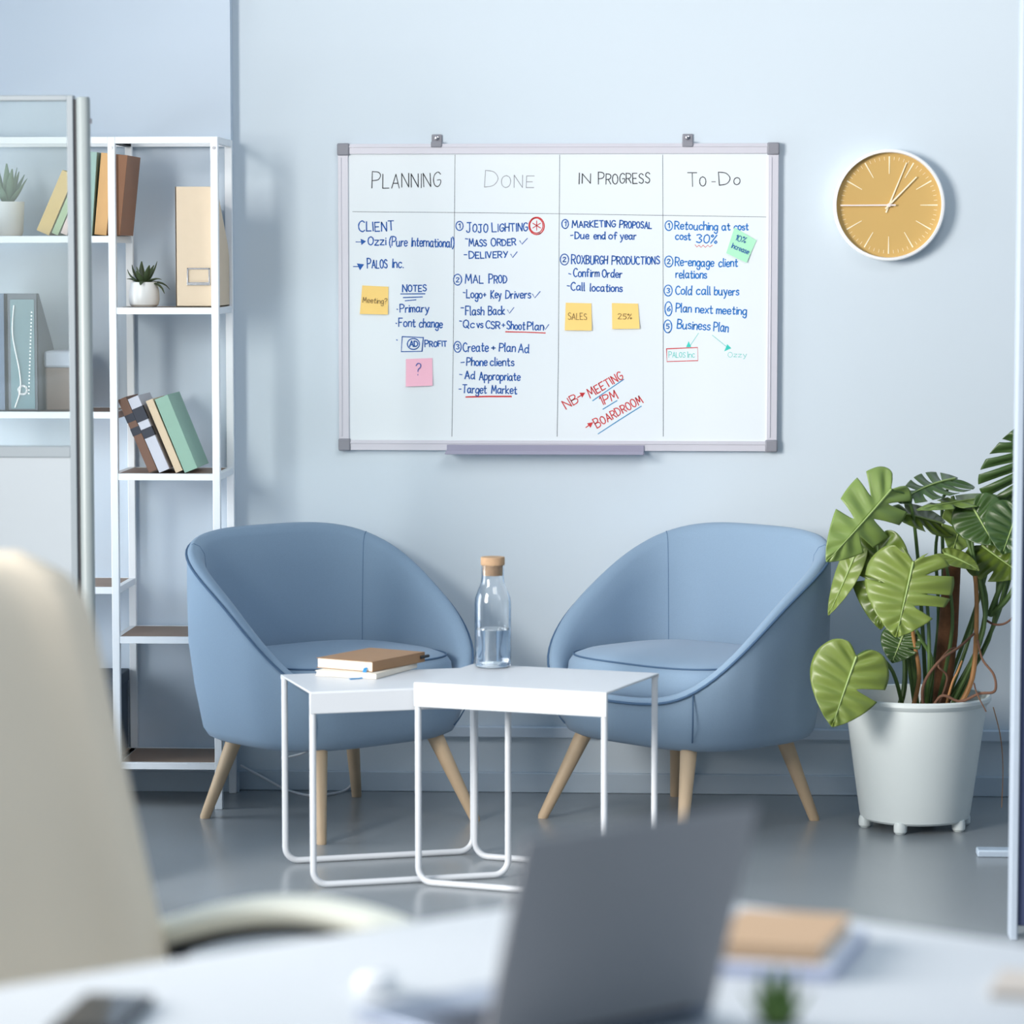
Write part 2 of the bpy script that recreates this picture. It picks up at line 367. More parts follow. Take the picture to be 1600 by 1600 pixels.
spec = [(R(a), R(t), k, c) for a, t, k, c in [(200, 62, .9, -.3), (170, 40, .95, -.2), (-30, 60, .9, .3), (10, 75, 1.05, .5), (60, 30, 1.0, .1), (120, 22, 1, -.2), (250, 40, .8, .1), (300, 30, 1.0, .1), (20, 32, 1.1, -.1), (340, 80, 1.0, .6), (150, 65, .9, .2), (220, 20, .8, 0), (90, 60, .8, .2), (270, 70, .8, .4)]]
succulent('dark green succulent in a small round white pot on the right shelf bay', p.x, -.22, LV_R[0] + .001, .041, .066, M['succ'], .062, .0085, spec)
p = at(6, 366, -.25)
spec = [(R(a), R(t), k, 0) for a, t, k in [(0, 35, 1), (40, 30, 1.1), (90, 25, 1), (140, 35, 1), (200, 25, 1.1), (250, 35, .9), (300, 22, 1.2), (330, 45, .9), (20, 12, 1.2), (180, 10, 1.2), (280, 8, 1.3), (340, 20, 1.1)]]
succulent('grey green succulent in a white tapered pot behind the glass, left of the mustard book', p.x, -.2, LV_L[0] + .001, .044, .092, M['succ2'], .085, .011, spec, None,
          [(.001, 0), (.038, 0), (.042, .01), (.046, .092), (.043, .092), (.041, .084), (.001, .083)])

# ------------------------------------------------------------------ glass partition, left
YP = -1.5
pt = thing('office_partition', 'glazed grey office partition with a solid lower panel at the left', 'partition', (-1.6, YP, 0))
def ptp(name, mb, m, **k):
    for v in mb.v: v -= V(-1.6, YP, 0)
    return mb.build(name, m, pt, **k)
XE = -1.413
ptp('top_rail', MB().bx(-2.6, XE - .014, YP - .015, YP + .015, 1.841, 1.854), M['frame_grey'], bevel=.002)
ptp('stile', MB().bx(XE - .015, XE, YP - .015, YP + .015, 0, 1.854), M['frame_grey'], bevel=.002)
ptp('middle_rail', MB().bx(-2.6, XE - .014, YP - .015, YP + .015, 1.024, 1.05), M['frame_grey'], bevel=.002)
ptp('glass_pane', MB().bx(-2.6, XE - .013, YP - .003, YP + .003, 1.048, 1.843), M['pane'], smooth=False)
ptp('lower_panel', MB().bx(-2.6, XE - .013, YP - .012, YP + .012, .06, 1.026), M['panel'])
ptp('seal', MB().bx(XE - .001, XE + .006, YP - .01, YP + .01, .02, 1.845), M['dark'])
mb = MB(); mb.lathe([(.001, 0), (.0165, 0), (.0165, 1.845), (.014, 1.85), (.001, 1.85)], (XE + .0205, YP, 0), 24); ptp('post', mb, M['post'])
mb = MB(); mb.lathe([(.004, 0), (.004, .01), (.001, .012)], (XE + .037, YP, 1.79), 12); ptp('latch_pin', mb, M['cap'])
ptp('foot', MB().bx(XE - .05, XE + .05, YP - .2, YP + .2, 0, .02), M['frame_grey'], bevel=.004)

# ------------------------------------------------------------------ armchairs
RX, RY, Z0, Z1, KK, EE = .357, .29, .751, .271, .563, 3.275
def o_pt(th, s=1.0):
    c, n = math.cos(th), math.sin(th); rad = (abs(n) ** EE + abs(c) ** EE) ** (-1 / EE)
    return RX * rad * n * s, RY * rad * c * s
def rim_z(th):
    x, y = o_pt(th); t = max(0, (y / RY + 1) / 2); z = Z1 + (Z0 - Z1) * t ** KK
    k = 30; return math.log(math.exp(k * z) + math.exp(k * .335)) / k
NT = 96
def make_armchair(label, loc, rz):
    rt = thing('tub_armchair', label, 'armchair', loc, rz, 'blue tub armchairs by the wall')
    rings = []
    for i in range(NT):
        th = 2 * math.pi * i / NT; zr = rim_z(th); ring = []
        for sc, z in [(.05, .222), (.6, .221), (.80, .222), (.86, .232), (.895, .252)]: x, y = o_pt(th, sc); ring.append(V(x, y, z))
        for q in (.25, .5, .75, .92):
            z = .252 + (zr - .252) * q; s = .905 + .095 * min(1, (z - .25) / .38) ** .8 * (1 if zr > .5 else .6 + .4 * q); x, y = o_pt(th, min(1.0, s + .05 * q)); ring.append(V(x, y, z))
        for s, dz in [(1.0, 0), (.985, .012), (.955, .015), (.915, .008), (.882, -.012)]: x, y = o_pt(th, s); ring.append(V(x, y, zr + dz))
        zb = .30
        for s, q in [(.862, .82), (.848, .6), (.838, .3), (.83, 0)]: x, y = o_pt(th, s); ring.append(V(x, y, zb + (zr - .012 - zb) * q))
        for s in (.6, .05): x, y = o_pt(th, s); ring.append(V(x, y, .30))
        rings.append(ring)
    MB().rings(rings, cap=False, closed=True).build('shell', M['fabric'], rt, angle=80)
    MB().tube([(*o_pt(2 * math.pi * i / NT, 1.003), rim_z(2 * math.pi * i / NT)) for i in range(NT)], .0035, 8, closed=True).build('piping', M['piping'], rt)
    for a in (48, -48):
        th = R(a); zr = rim_z(th); pts = [(*o_pt(th, s), zr + d) for s, d in [(.99, .009), (.955, .0152), (.915, .0082), (.882, -.012)]]
        pts += [(*o_pt(th, s), .3 + (zr - .312) * q) for s, q in [(.862, .82), (.848, .6), (.838, .3), (.832, .1)]]
        MB().tube(pts, .0012, 6).build('seam', M['seam'], rt)
    for a in (140, -140):
        th = R(a); pts = [(*o_pt(th, s), z) for s, z in [(1.0, rim_z(th)), (.985, .30), (.93, .265), (.897, .25)]]
        MB().tube(pts, .002, 6).build('seam', M['piping'], rt)
    cr = []
    for s, z in [(.02, .335), (.72, .335), (.79, .342), (.825, .362), (.835, .388), (.825, .415), (.79, .434), (.70, .446), (.5, .453), (.02, .457)]:
        cr.append([V(o_pt(2 * math.pi * i / 64, s)[0] * .985, o_pt(2 * math.pi * i / 64, s)[1] - .012 - .01 * math.cos(2 * math.pi * i / 64 + math.pi), z) for i in range(64)])
    cu = MB().rings(cr).build('seat_cushion', M['fabric'], rt, angle=80)
    for s, z in ((.79, .434), (.80, .345)):
        MB().tube([(o_pt(2 * math.pi * i / 64, s)[0] * .987, o_pt(2 * math.pi * i / 64, s)[1] - .012 - .01 * math.cos(2 * math.pi * i / 64 + math.pi), z + .001) for i in range(64)], .0025, 6, closed=True).build('cushion_piping', M['piping'], cu)
    oy = -.035
    for sx in (-1, 1):
        for sy in (-1, 1):
            b = V(sx * .257, sy * .252 + oy, 0); t = V(sx * .19, sy * .175 + oy * .5, .235)
            MB().tube([b, b + V(0, 0, .002), b.lerp(t, .5), t], [.0125, .0135, .0175, .0225], 20).build('leg', M['wood'], rt)
    return rt
make_armchair('blue tub armchair on the left, turned to the right, beside the shelf', (-.948, -.439, 0), R(44.4))
make_armchair('blue tub armchair on the right, turned to the left, beside the monstera', (-.004, -.384, 0), R(-43.9))

# ------------------------------------------------------------------ nesting tables
def sled(mb, a, b, z, r=.0078, rc=.035):
    a, b = V(*a), V(*b); u = (b - a).normalized(); w = V(0, 0, 1); fl = r
    pts = [V(a.x, a.y, z)] + arc(a + u * rc + w * (fl + rc), rc, math.pi, 1.5 * math.pi, u, w) + arc(b - u * rc + w * (fl + rc), rc, 1.5 * math.pi, 2 * math.pi, u, w) + [V(b.x, b.y, z)]
    mb.tube(pts, r, 12)
def side_table(label, loc, rz, zt, L, W, ap):
    rt = thing('side_table', label, 'table', loc, rz, 'white nesting side tables')
    mb = MB(); mb.bx(-.008, L + .008, -.008, W + .008, zt - .005, zt)
    mb.bx(-.008, L + .008, -.009, -.0085 + .004, zt - ap, zt - .002); mb.bx(-.008, L + .008, W + .0045, W + .0085, zt - .012, zt - .002)
    mb.build('table_top', M['table'], rt, bevel=.0016)
    for y in (0, W):
        m2 = MB(); sled(m2, (0, y, 0), (L, y, 0), zt - .006); m2.build('sled_leg', M['table'], rt)
    return rt
side_table('white metal side table in front, carrying the water bottle', (-.640, -1.335, 0), R(-18.4), .485, .468, .355, .058)
side_table('lower white side table on the left, carrying the notebooks', (-.884, -1.391, 0), R(19.3), .468, .478, .315, .052)

# bottle
b0 = on(770, 1041, .487); bt = thing('water_bottle', 'clear glass water bottle with cork stopper, half filled, on the front table', 'bottle', (b0.x, b0.y, .4858))
out = [(.001, 0), (.040, 0), (.0435, .004), (.0445, .02), (.0445, .155), (.043, .17), (.036, .19), (.0295, .205), (.0275, .22), (.0275, .245), (.0285, .25)]
inn = [(.0255, .25), (.025, .22), (.027, .205), (.0335, .19), (.0405, .17), (.042, .155), (.042, .02), (.040, .011), (.001, .010)]
MB().lathe(out + inn, n=48, cap=False).build('glass_body', M['glass'], bt, angle=60)
MB().lathe([(.001, .0104), (.0398, .0114), (.0417, .02), (.0417, .093), (.001, .093)], n=48, cap=False).build('water', M['water'], bt)
MB().lathe([(.001, .225), (.0245, .225), (.025, .25), (.029, .2505), (.0295, .253), (.0295, .268), (.0285, .270), (.001, .270)], n=40).build('cork_stopper', M['cork'], bt)

# notebooks on the low table
def notebook(label, c, rz, L, W, H, cover, group=None, soft=False, z=0):
    rt = thing('notebook', label, 'notebook', (c[0], c[1], z), rz, group); t = .0016
    mb = MB(); mb.bx(-L / 2, L / 2, -W / 2, W / 2, 0, t); mb.bx(-L / 2, L / 2, -W / 2, W / 2, H - t, H); mb.bx(-L / 2, L / 2, -W / 2, -W / 2 + t, 0, H)
    mb.build('cover', cover, rt, bevel=.0008)
    MB().bx(-L / 2 + .003, L / 2 - .003, -W / 2 + t, W / 2 - .003, t, H - t).build('pages', M['paper'], rt, smooth=False)
    return rt
GN = 'notebooks on the low side table'
zt2 = .468
n1 = notebook('cream notebook lying under the brown one on the low side table', (-.793, -1.03), R(70), .235, .165, .013, bk('cream_cover', (232, 224, 210)), GN, z=zt2 + .0006)
n2 = notebook('brown hardcover notebook with blue ribbon on top of the cream one', (-.785, -1.0), R(62), .235, .165, .025, M['brown_cover'], GN, z=zt2 + .0142)
# ribbon: from the near short end of the pages, hanging to the table
mb = MB(); pts = catmull([(-.110, -.062, .010), (-.122, -.064, .007), (-.129, -.066, -.004), (-.137, -.066, -.0118), (-.155, -.060, -.0125), (-.17, -.052, -.0128)], 5)
mb.tube(pts, [(.005, .0009)] * len(pts), 6, flat=(0, 1, 0)); mb.build('ribbon', M['ribbon'], n2)
MB().tube([(.095, -.083, .013), (.115, -.086, .014), (.128, -.086, .014)], .004, 8).build('pen_loop', M['dark'], n2)

# ------------------------------------------------------------------ socket and cables
s0 = at(658, 1131, 0); so = thing('power_socket', 'white double power socket on the wall behind the left armchair', 'socket', (s0.x, 0, s0.z))
MB().bx(-.045, .045, -.012, 0, -.03, .03).build('plate', M['socket'], so, bevel=.006)
for sx in (-.022, .022):
    MB().lathe([(.019, .012), (.019, .016), (.0165, .016), (.016, .0125), (.001, .0125)], (sx, 0, 0), 24, cap=False, axis='y').build('outlet', M['socket'], so)
    m2 = MB()
    for q in (-.006, .006): m2.lathe([(.0025, .0126), (.0025, .0132), (.0001, .0132)], (sx + q, 0, .002), 8, axis='y')
    m2.build('pin_hole', M['dark'], so)
def cable(label, pts, r=.0035):
    p = catmull(pts, 8); mb = MB(); mb.tube([q - p[0] for q in p], r, 8)
    return tag(mb.build('cable', M['socket'], loc=p[0]), label, 'cable', 'white cables along the wall')
def A(px, py, Y): return tuple(at(px, py, Y))
def G(px, py, z=.004): return tuple(on(px, py, z))
cable('white cable sagging left from the wall socket behind the left armchair', [A(634, 1134, -.018), A(610, 1146, -.035), A(575, 1155, -.06), A(535, 1158, -.08), A(497, 1166, -.09), A(470, 1178, -.08), A(440, 1185, -.05)])
cable('white cable lying on the floor under the left armchair', [A(376, 1196, -.022), A(410, 1214, -.026), A(448, 1234, -.03), G(485, 1243), G(515, 1241), G(540, 1234.5), A(552, 1222, -.03)])

# ------------------------------------------------------------------ whiteboard
YB = -.016
bx0, bx1, bz0, bz1 = -.970, .236, .953, 1.794
wb = thing('whiteboard', 'large framed whiteboard with handwritten planning columns on the back wall', 'whiteboard', ((bx0 + bx1) / 2, 0, bz0))
W0 = V((bx0 + bx1) / 2, 0, bz0)
def wbp(name, mb, m, **k):
    for v in mb.v: v -= W0
    return mb.build(name, m, wb, **k)
FWd = .028
wbp('panel', MB().bx(bx0 + .01, bx1 - .01, YB, -.006, bz0 + .01, bz1 - .01), M['board'], smooth=False)
for x0, x1, z0, z1 in ((bx0, bx1, bz1 - FWd, bz1), (bx0, bx1, bz0, bz0 + FWd), (bx0, bx0 + FWd, bz0 + FWd, bz1 - FWd), (bx1 - FWd, bx1, bz0 + FWd, bz1 - FWd)):
    mb = MB(); mb.bx(x0, x1, -.021, -.002, z0, z1)
    if x1 - x0 > .5: mb.bx(x0 + .02, x1 - .02, -.023, -.021, (z0 + z1) / 2 - .002 + .006, (z0 + z1) / 2 + .009)
    else: mb.bx((x0 + x1) / 2 - .008, (x0 + x1) / 2 - .004, -.023, -.021, z0 + .01, z1 - .01)
    wbp('frame_rail', mb, M['grey_alu'], bevel=.0015)
for x, z in ((bx0, bz0), (bx0, bz1), (bx1, bz0), (bx1, bz1)):
    sx = 1 if x == bx0 else -1; sz = 1 if z == bz0 else -1
    wbp('corner_cap', MB().bx(x - sx * .002, x + sx * .032, -.025, -.001, z - sz * .002, z + sz * .032), M['cap'], bevel=.004)
for px in (682, 1074.5):
    x = at(px, 220, -.02).x
    mb = MB(); mb.bx(x - .015, x + .015, -.026, -.001, bz1 - .01, bz1 + .006); mb.bx(x - .0145, x + .0145, -.006, -.001, bz1 + .004, bz1 + .026)
    mb2 = wbp('hanging_bracket', mb, M['cap'], bevel=.003)
    sc = MB().lathe([(.006, .006), (.006, .009), (.004, .010), (.001, .010)], (0, 0, 0), 16, axis='y')
    for v in sc.v: v += V(x, 0, bz1 + .016) - W0
    s1 = sc.build('screw', M['steel'], mb2)
x0, x1 = at(698, 700, -.03).x, at(1006, 700, -.03).x
mb = MB(); mb.bx(x0, x1, -.026, -.020, bz0 - .004, bz0 + .016); mb.bx(x0 - .002, x1 + .002, -.075, -.020, bz0 - .0075, bz0 - .004); mb.bx(x0, x1, -.077, -.0735, bz0 - .0075, bz0 + .002)
wbp('pen_tray', mb, M['tray'], bevel=.001)

# handwriting: one-stroke letters, 10 units cap height
GL = {
'A': '0 0 3 10 6 0|1 3.5 5 3.5', 'B': '0 0 0 10|0 10 4 9.5 5 7.5 3.5 5.5 0 5|0 5 4.5 4.5 5.5 2.5 4 .3 0 0', 'C': '5.5 8.5 3.5 10 1 8.5 0 5 1 1.5 3.5 0 5.5 1.2',
'D': '0 0 0 10|0 10 4 9 6 5 4 1 0 0', 'E': '5 10 0 10 0 0 5 0|0 5 4 5', 'F': '5 10 0 10 0 0|0 5 4 5', 'G': '5.5 8.5 3.5 10 1 8.5 0 5 1 1.2 3.5 0 5.5 2 5.5 4.5 3 4.5',
'H': '0 0 0 10|5.5 0 5.5 10|0 5 5.5 5', 'I': '.3 0 .3 10', 'J': '1 10 6 10|4 10 4 2 3 0 1 0 0 1.5', 'K': '0 0 0 10|5 10 0 4.5 5.5 0', 'L': '0 10 0 0 5 0', 'M': '0 0 1 10 3.5 3 6 10 7 0',
'N': '0 0 0 10 5.5 0 5.5 10', 'O': '3 10 .8 8.5 0 5 .8 1.5 3 0 5.2 1.5 6 5 5.2 8.5 3 10', 'P': '0 0 0 10|0 10 4 9.5 5.5 7.5 4 5 0 4.5', 'Q': '3 10 .8 8.5 0 5 .8 1.5 3 0 5.2 1.5 6 5 5.2 8.5 3 10|3.5 2.5 6.5 -1',
'R': '0 0 0 10|0 10 4 9.5 5.5 7.5 4 5 0 4.5|2.5 4.6 5.5 0', 'S': '5 8.5 3 10 .7 8.8 .7 6.5 4.5 4 4.8 1.5 2.8 0 0 1.2', 'T': '0 10 6 10|3 10 3 0', 'U': '0 10 0 2.5 1.5 0 4 0 5.5 2.5 5.5 10',
'V': '0 10 3 0 6 10', 'X': '0 10 5.5 0|5.5 10 0 0', 'Y': '0 10 3 5|6 10 2 0',
'a': '4.5 5 2.5 6.2 .5 4.8 0 2.5 1 .3 2.7 .3 4.5 2.5|4.5 6 4.5 1 5.5 0', 'b': '0 10 0 0|0 3 1.5 5.8 4 5.5 4.8 3 3.5 .3 1.5 0 0 1', 'c': '4.3 5 2.5 6 .6 4.8 0 2.7 1 .4 2.7 0 4.4 1',
'd': '4.5 5 2.5 6 .6 4.8 0 2.5 1 .3 2.7 .3 4.5 2.5|4.7 10 4.5 1 5.2 0', 'e': '0 3 4.4 3.4 3.8 5.4 2.2 6 .6 5 0 2.7 1 .4 2.7 0 4.4 1', 'f': '4 9.2 2.8 10 1.7 8.8 1.5 0|0 5.8 3.5 5.8',
'g': '4.5 5 2.5 6.2 .5 4.8 0 2.5 1 .3 2.7 .3 4.5 2.5|4.6 6 4.5 -2 3 -3.8 1 -3 .5 -2', 'h': '0 10 0 0|0 3.5 1.5 5.8 3.3 5.8 4.2 4.3 4.2 0', 'i': '.2 6 .2 0|.2 8 .3 8.5', 'k': '0 10 0 0|4 6 0 2.5 4.3 0',
'l': '.2 10 .2 .8 .9 0', 'm': '0 6 0 0|0 4 1.2 5.8 2.6 5.5 3 4 3 0|3 4 4.3 5.8 5.7 5.5 6 4 6 0', 'n': '0 6 0 0|0 4 1.5 5.8 3.2 5.8 4.2 4.3 4.2 0', 'o': '2.4 6 .6 5 0 3 .6 .9 2.4 0 4.2 .9 4.8 3 4.2 5 2.4 6',
'p': '0 6 0 -3.8|0 4 1.5 5.8 4 5.5 4.8 3 3.5 .3 1.5 0 0 1', 'r': '0 6 0 0|0 3.8 1.5 5.7 3.2 5.8', 's': '3.6 5.2 2 6 .4 5 .8 3.6 3.2 2.6 3.6 1 2 0 0 .8', 't': '1.6 9 1.6 1 2.6 0 3.8 .6|0 6 3.6 6',
'u': '0 6 0 1.5 1.3 0 3 .3 4.4 2.5|4.4 6 4.4 .8 5.2 0', 'v': '0 6 2.2 0 4.4 6', 'x': '0 6 4.2 0|4.2 6 0 0', 'y': '0 6 2.4 .8|4.8 6 2 -2.5 .4 -3.8', 'z': '0 6 4.4 6 0 0 4.6 0',
'0': '2.5 10 .6 8.5 0 5 .6 1.5 2.5 0 4.4 1.5 5 5 4.4 8.5 2.5 10', '1': '0 8 1.5 10 1.5 0', '2': '0 8 1.5 10 4 9.5 4.6 7.5 0 0 5 0', '3': '0 9 2.5 10 4.5 8 2.3 5.4 4.8 3 2.8 0 0 1', '4': '3.8 10 1 6 .3 2.5 2 0 4 1.5 4 4 1 4',
'5': '4.8 10 .5 10 .3 5.8 3 6 4.8 3.2 3 0 0 .6', '%': '5 10 0 0|1.2 10 0 8.8 .9 7.5 2.1 8.5 1.2 10|4.5 3 3.4 1.6 4.2 0 5.5 1.4 4.5 3', '?': '0 8 1.5 10 4 9.5 4.3 7 2.2 4.8 2 3|2 .6 2 .1',
'+': '0 4 4 4|2 6 2 2', '-': '0 4.6 3.6 4.8', '(': '2 11 0 7 0 2 2 -2', ')': '0 11 2 7 2 2 0 -2', '.': '.2 .3 .3 -.2'}
ANG = set('AEFHIKLMNTVXYZvwxzk125+-')
def ribbon(mb, pts, w, Y):
    pts = [p for i, p in enumerate(pts) if i == 0 or (p - pts[i - 1]).length > 1e-6]
    n = len(pts); L = []; Rr = []
    for i in range(n):
        a = pts[max(0, i - 1)]; b = pts[min(n - 1, i + 1)]; t = (b - a).normalized(); nn = V(-t.z, 0, t.x) * (w / 2 * (.85 + .3 * random.random()))
        e = t * (w * .3 if i == n - 1 else (-w * .3 if i == 0 else 0))
        L.append(pts[i] + nn + e); Rr.append(pts[i] - nn + e)
    mb.add(L + Rr, [(i, i + 1, n + i + 1, n + i) for i in range(n - 1)])
YW = YB - .0004
def px2(px, py, Y=None): return at(px, py, YW if Y is None else Y)
def text(mb, s, x0, y0, x1, y1, cap, w=.0033, big=1.0, Y=None, small=.84):
    """writes s from pixel (x0,y0) to (x1,y1) along the baseline, capitals cap pixels high"""
    items = []; x = 0
    upper = s.upper() == s and any(c.isalpha() for c in s)
    first = True
    for ch in s:
        if ch == ' ': x += 3.6; first = True; continue
        sc = 1.0
        if upper and ch.isalpha() and not first: sc = small
        if ch.isalpha(): first = False
        st = [list(map(float, q.split())) for q in GL[ch].split('|')]
        st = [[(q[i], q[i + 1]) for i in range(0, len(q), 2)] for q in st]
        wd = max(p[0] for q in st for p in q)
        items.append((x, sc, st, ch)); x += wd * sc + 1.7
    tot = x - 1.7; dx, dy = x1 - x0, y1 - y0; ln = math.hypot(dx, dy); ux, uy = dx / ln, dy / ln; kx = ln / tot; ky = cap / 10
    for (ox, sc, st, ch) in items:
        sh = random.uniform(-.04, .06); jy = random.uniform(-.35, .35); ks = random.uniform(.95, 1.05)
        for q in st:
            loc = []
            for a, b in q:
                u = (ox + a * sc + sh * b * sc) * kx; v = (b * sc * ks + jy) * ky
                loc.append(px2(x0 + ux * u + uy * v, y0 + uy * u - ux * v, Y))
            if len(loc) > 2: loc = catmull(loc, 1 if ch in ANG else 5)
            if ch in ANG and len(loc) > 2:
                for i in range(len(loc) - 1): ribbon(mb, loc[i:i + 2], w, YW)
            else: ribbon(mb, loc, w, YW)
def line(mb, pts, w=.0028, smooth=False, Y=None):
    p = [px2(*q, Y) for q in pts]
    ribbon(mb, catmull(p, 6) if smooth else p, w, YW)
def circ(mb, cx, cy, rx, ry, w=.003):
    line(mb, [(cx + rx * math.cos(a * .3 + 1), cy + ry * math.sin(a * .3 + 1)) for a in range(23)], w)
def tick(mb, x0, x1, ym, h): line(mb, [(x0, ym - h * .1), (x0 + (x1 - x0) * .3, ym + h * .5), (x1, ym - h * .5)], .0024)
def head(mb, tip, back, w):      # filled arrow head
    t = V(tip[0], tip[1], 0); b = V(back[0], back[1], 0); d = (t - b).normalized(); n = V(-d.y, d.x, 0) * w
    ps = [t, b + n, b - n]; mb.add([px2(p.x, p.y) for p in ps], [(0, 1, 2)])
def num(mb, ch, cx, cy, rx, ry, h=7):
    circ(mb, cx, cy, rx, ry); text(mb, ch, cx - (1.2 if ch == '1' else 2.3), cy + h / 2, cx + (1 if ch == '1' else 2.3), cy + h / 2, h, .0028)
# ruled lines
mb = MB()
line(mb, [(551, 330.8), (640, 331.5), (760, 332.6), (875, 334), (1000, 336), (1197, 339)], .0013)
line(mb, [(711, 242), (709.5, 400), (708, 560), (706, 682)], .0015); line(mb, [(874.5, 242), (873.5, 400), (872.5, 560), (870.5, 682)], .0015); line(mb, [(1035.5, 242), (1036, 400), (1036.3, 682)], .0015)
wbp('ruled_lines', mb, M['line'], smooth=False)
mb = MB(); text(mb, 'PLANNING', 581, 294, 688, 292, 26, .0025); wbp('handwriting', mb, M['black'], smooth=False)
mb = MB(); text(mb, 'DONE', 757, 292.5, 834, 292.5, 27, .0019, small=.7); wbp('handwriting', mb, M['black_thin'], smooth=False)
mb = MB(); text(mb, 'IN', 904, 287, 922.5, 287, 18, .0026); text(mb, 'PROGRESS', 935, 287.5, 1015, 286, 19, .0026); wbp('handwriting', mb, M['black'], smooth=False)
mb = MB(); text(mb, 'TO', 1075, 291, 1103, 291, 21, .0024, small=.68); line(mb, [(1112, 284), (1118, 284)], .0018); text(mb, 'DO', 1124, 290, 1156, 289, 20, .0024, small=.55); wbp('handwriting', mb, M['black'], smooth=False)
def flush(m):
    global mb
    wbp('handwriting', mb, M[m], smooth=False); mb = MB()
# planning column
mb = MB()
text(mb, 'CLIENT', 560.5, 362, 615.6, 360, 17); line(mb, [(556, 378), (565, 378)], .0024); head(mb, (572, 377), (564, 378), 5); flush('blue')
text(mb, 'Ozzi', 575, 383, 603, 383, 13); text(mb, '(Pure', 608.5, 384, 636, 385, 14); text(mb, 'International)', 643, 385, 709, 386, 14); flush('blue')
line(mb, [(552, 416.5), (561, 416.5)], .0024); head(mb, (569, 413), (560, 417), 6); text(mb, 'PALOS', 574, 419, 605, 418.5, 15); text(mb, 'Inc.', 613, 418, 630, 418, 14); flush('blue')
text(mb, 'NOTES', 629, 456, 666, 455, 11.5); line(mb, [(626, 459.3), (664, 459)]); line(mb, [(630, 465), (660, 464)]); line(mb, [(633, 470), (650, 468.5)]); flush('blue')
line(mb, [(620, 483), (621.5, 483.5)]); text(mb, 'Primary', 625, 488, 670, 487.5, 12); line(mb, [(618.5, 505), (620, 505.5)]); text(mb, 'Font', 623, 510.5, 649, 510.5, 12.5); text(mb, 'change', 655, 511, 691, 512, 13); flush('blue')
line(mb, [(619.5, 531), (621, 531.5)]); line(mb, [(628.5, 526), (661, 527.5), (659, 549), (627, 549.5), (628.5, 526)]); circ(mb, 646, 537.5, 9.5, 8.5); text(mb, 'AD', 640, 541.5, 653, 541.5, 8.5, small=1); line(mb, [(661.5, 527), (659.5, 549)]); text(mb, 'PROFIT', 664, 542, 698, 541, 10); flush('blue')
# done column
mb = MB()
num(mb, '1', 718, 353, 5.6, 7); text(mb, 'JOJO', 729, 363, 762, 362.5, 15); text(mb, 'LIGHTING', 769, 362, 824, 361, 14.5); flush('blue')
line(mb, [(727, 373), (731, 373.5)]); text(mb, 'MASS', 733, 385, 760, 384.5, 12); text(mb, 'ORDER', 767.5, 384.5, 806, 383, 12); tick(mb, 812, 824, 377, 9); flush('blue')
line(mb, [(725, 398), (729.5, 398)]); text(mb, 'DELIVERY', 733, 403.5, 793, 402.5, 11.5); tick(mb, 798, 808, 398, 9); flush('blue')
num(mb, '2', 715, 437, 6.3, 8.5); text(mb, 'MAL', 727, 442.5, 755, 442.5, 14); text(mb, 'PROD', 764, 442.5, 792, 442, 14); flush('blue')
line(mb, [(723.5, 457), (727, 457.5)]); text(mb, 'Logo+', 729, 465.5, 759, 466, 12.5); text(mb, 'Key', 767, 466, 783, 466, 12.5); text(mb, 'Drivers', 790, 466, 829, 466, 12.5); tick(mb, 832, 844, 460.5, 10); flush('blue')
line(mb, [(720, 481), (724.5, 481)]); text(mb, 'Flash', 727.5, 492, 756, 492, 13); text(mb, 'Back', 763, 492, 788.5, 491.5, 13); tick(mb, 793, 803, 485, 9); flush('blue')
line(mb, [(718, 501.5), (721.5, 502)]); text(mb, 'Qc', 723.6, 511.5, 741, 512, 12); text(mb, 'vs', 745, 512, 754.5, 512, 11); text(mb, 'CSR', 759, 513, 781, 513.5, 11.5, small=1); line(mb, [(784, 508), (789, 508)]); line(mb, [(786.5, 505.5), (786.5, 510.5)]); text(mb, 'Shoot', 792, 514, 820, 515, 12.5); text(mb, 'Plan', 824, 515, 849, 515.5, 12.5); tick(mb, 849.5, 857.5, 511, 8); flush('blue')
num(mb, '3', 715, 542, 5.6, 8.5); text(mb, 'Create', 723.6, 549.5, 763, 549, 14); text(mb, '+', 768, 549, 774, 549, 12); text(mb, 'Plan', 780, 549, 805, 550, 13); text(mb, 'Ad', 810, 551, 826.5, 551.5, 13); flush('blue')
line(mb, [(720, 566.5), (725.5, 566)]); text(mb, 'Phone', 729, 571, 761, 571.5, 12.5); text(mb, 'clients', 766, 571.5, 803, 571.5, 12.5); flush('blue')
line(mb, [(718, 585), (722, 585.5)]); text(mb, 'Ad', 726.5, 592, 742, 592, 11.5); text(mb, 'Appropriate', 749, 593.5, 812.5, 594.5, 12.5); flush('blue')
line(mb, [(717, 608), (720.5, 608)]); text(mb, 'Target', 722.5, 613.5, 760, 614.5, 12.5); text(mb, 'Market', 768, 614.5, 807.5, 615.5, 12.5); flush('blue')
mb = MB(); circ(mb, 838.4, 353, 12, 13.5, .0032); circ(mb, 838, 352.5, 10.3, 11.8, .0026)
for a in (90, 30, 150): line(mb, [(838.5 + 7 * math.cos(R(a)), 352.5 + 7.5 * math.sin(R(a))), (838.5 - 7 * math.cos(R(a)), 352.5 - 7.5 * math.sin(R(a)))], .0024)
flush('red')
line(mb, [(790, 518.4), (820, 519), (852, 520.3)], .003); line(mb, [(728, 620.3), (760, 619.5), (799, 619.5)], .004); flush('red')
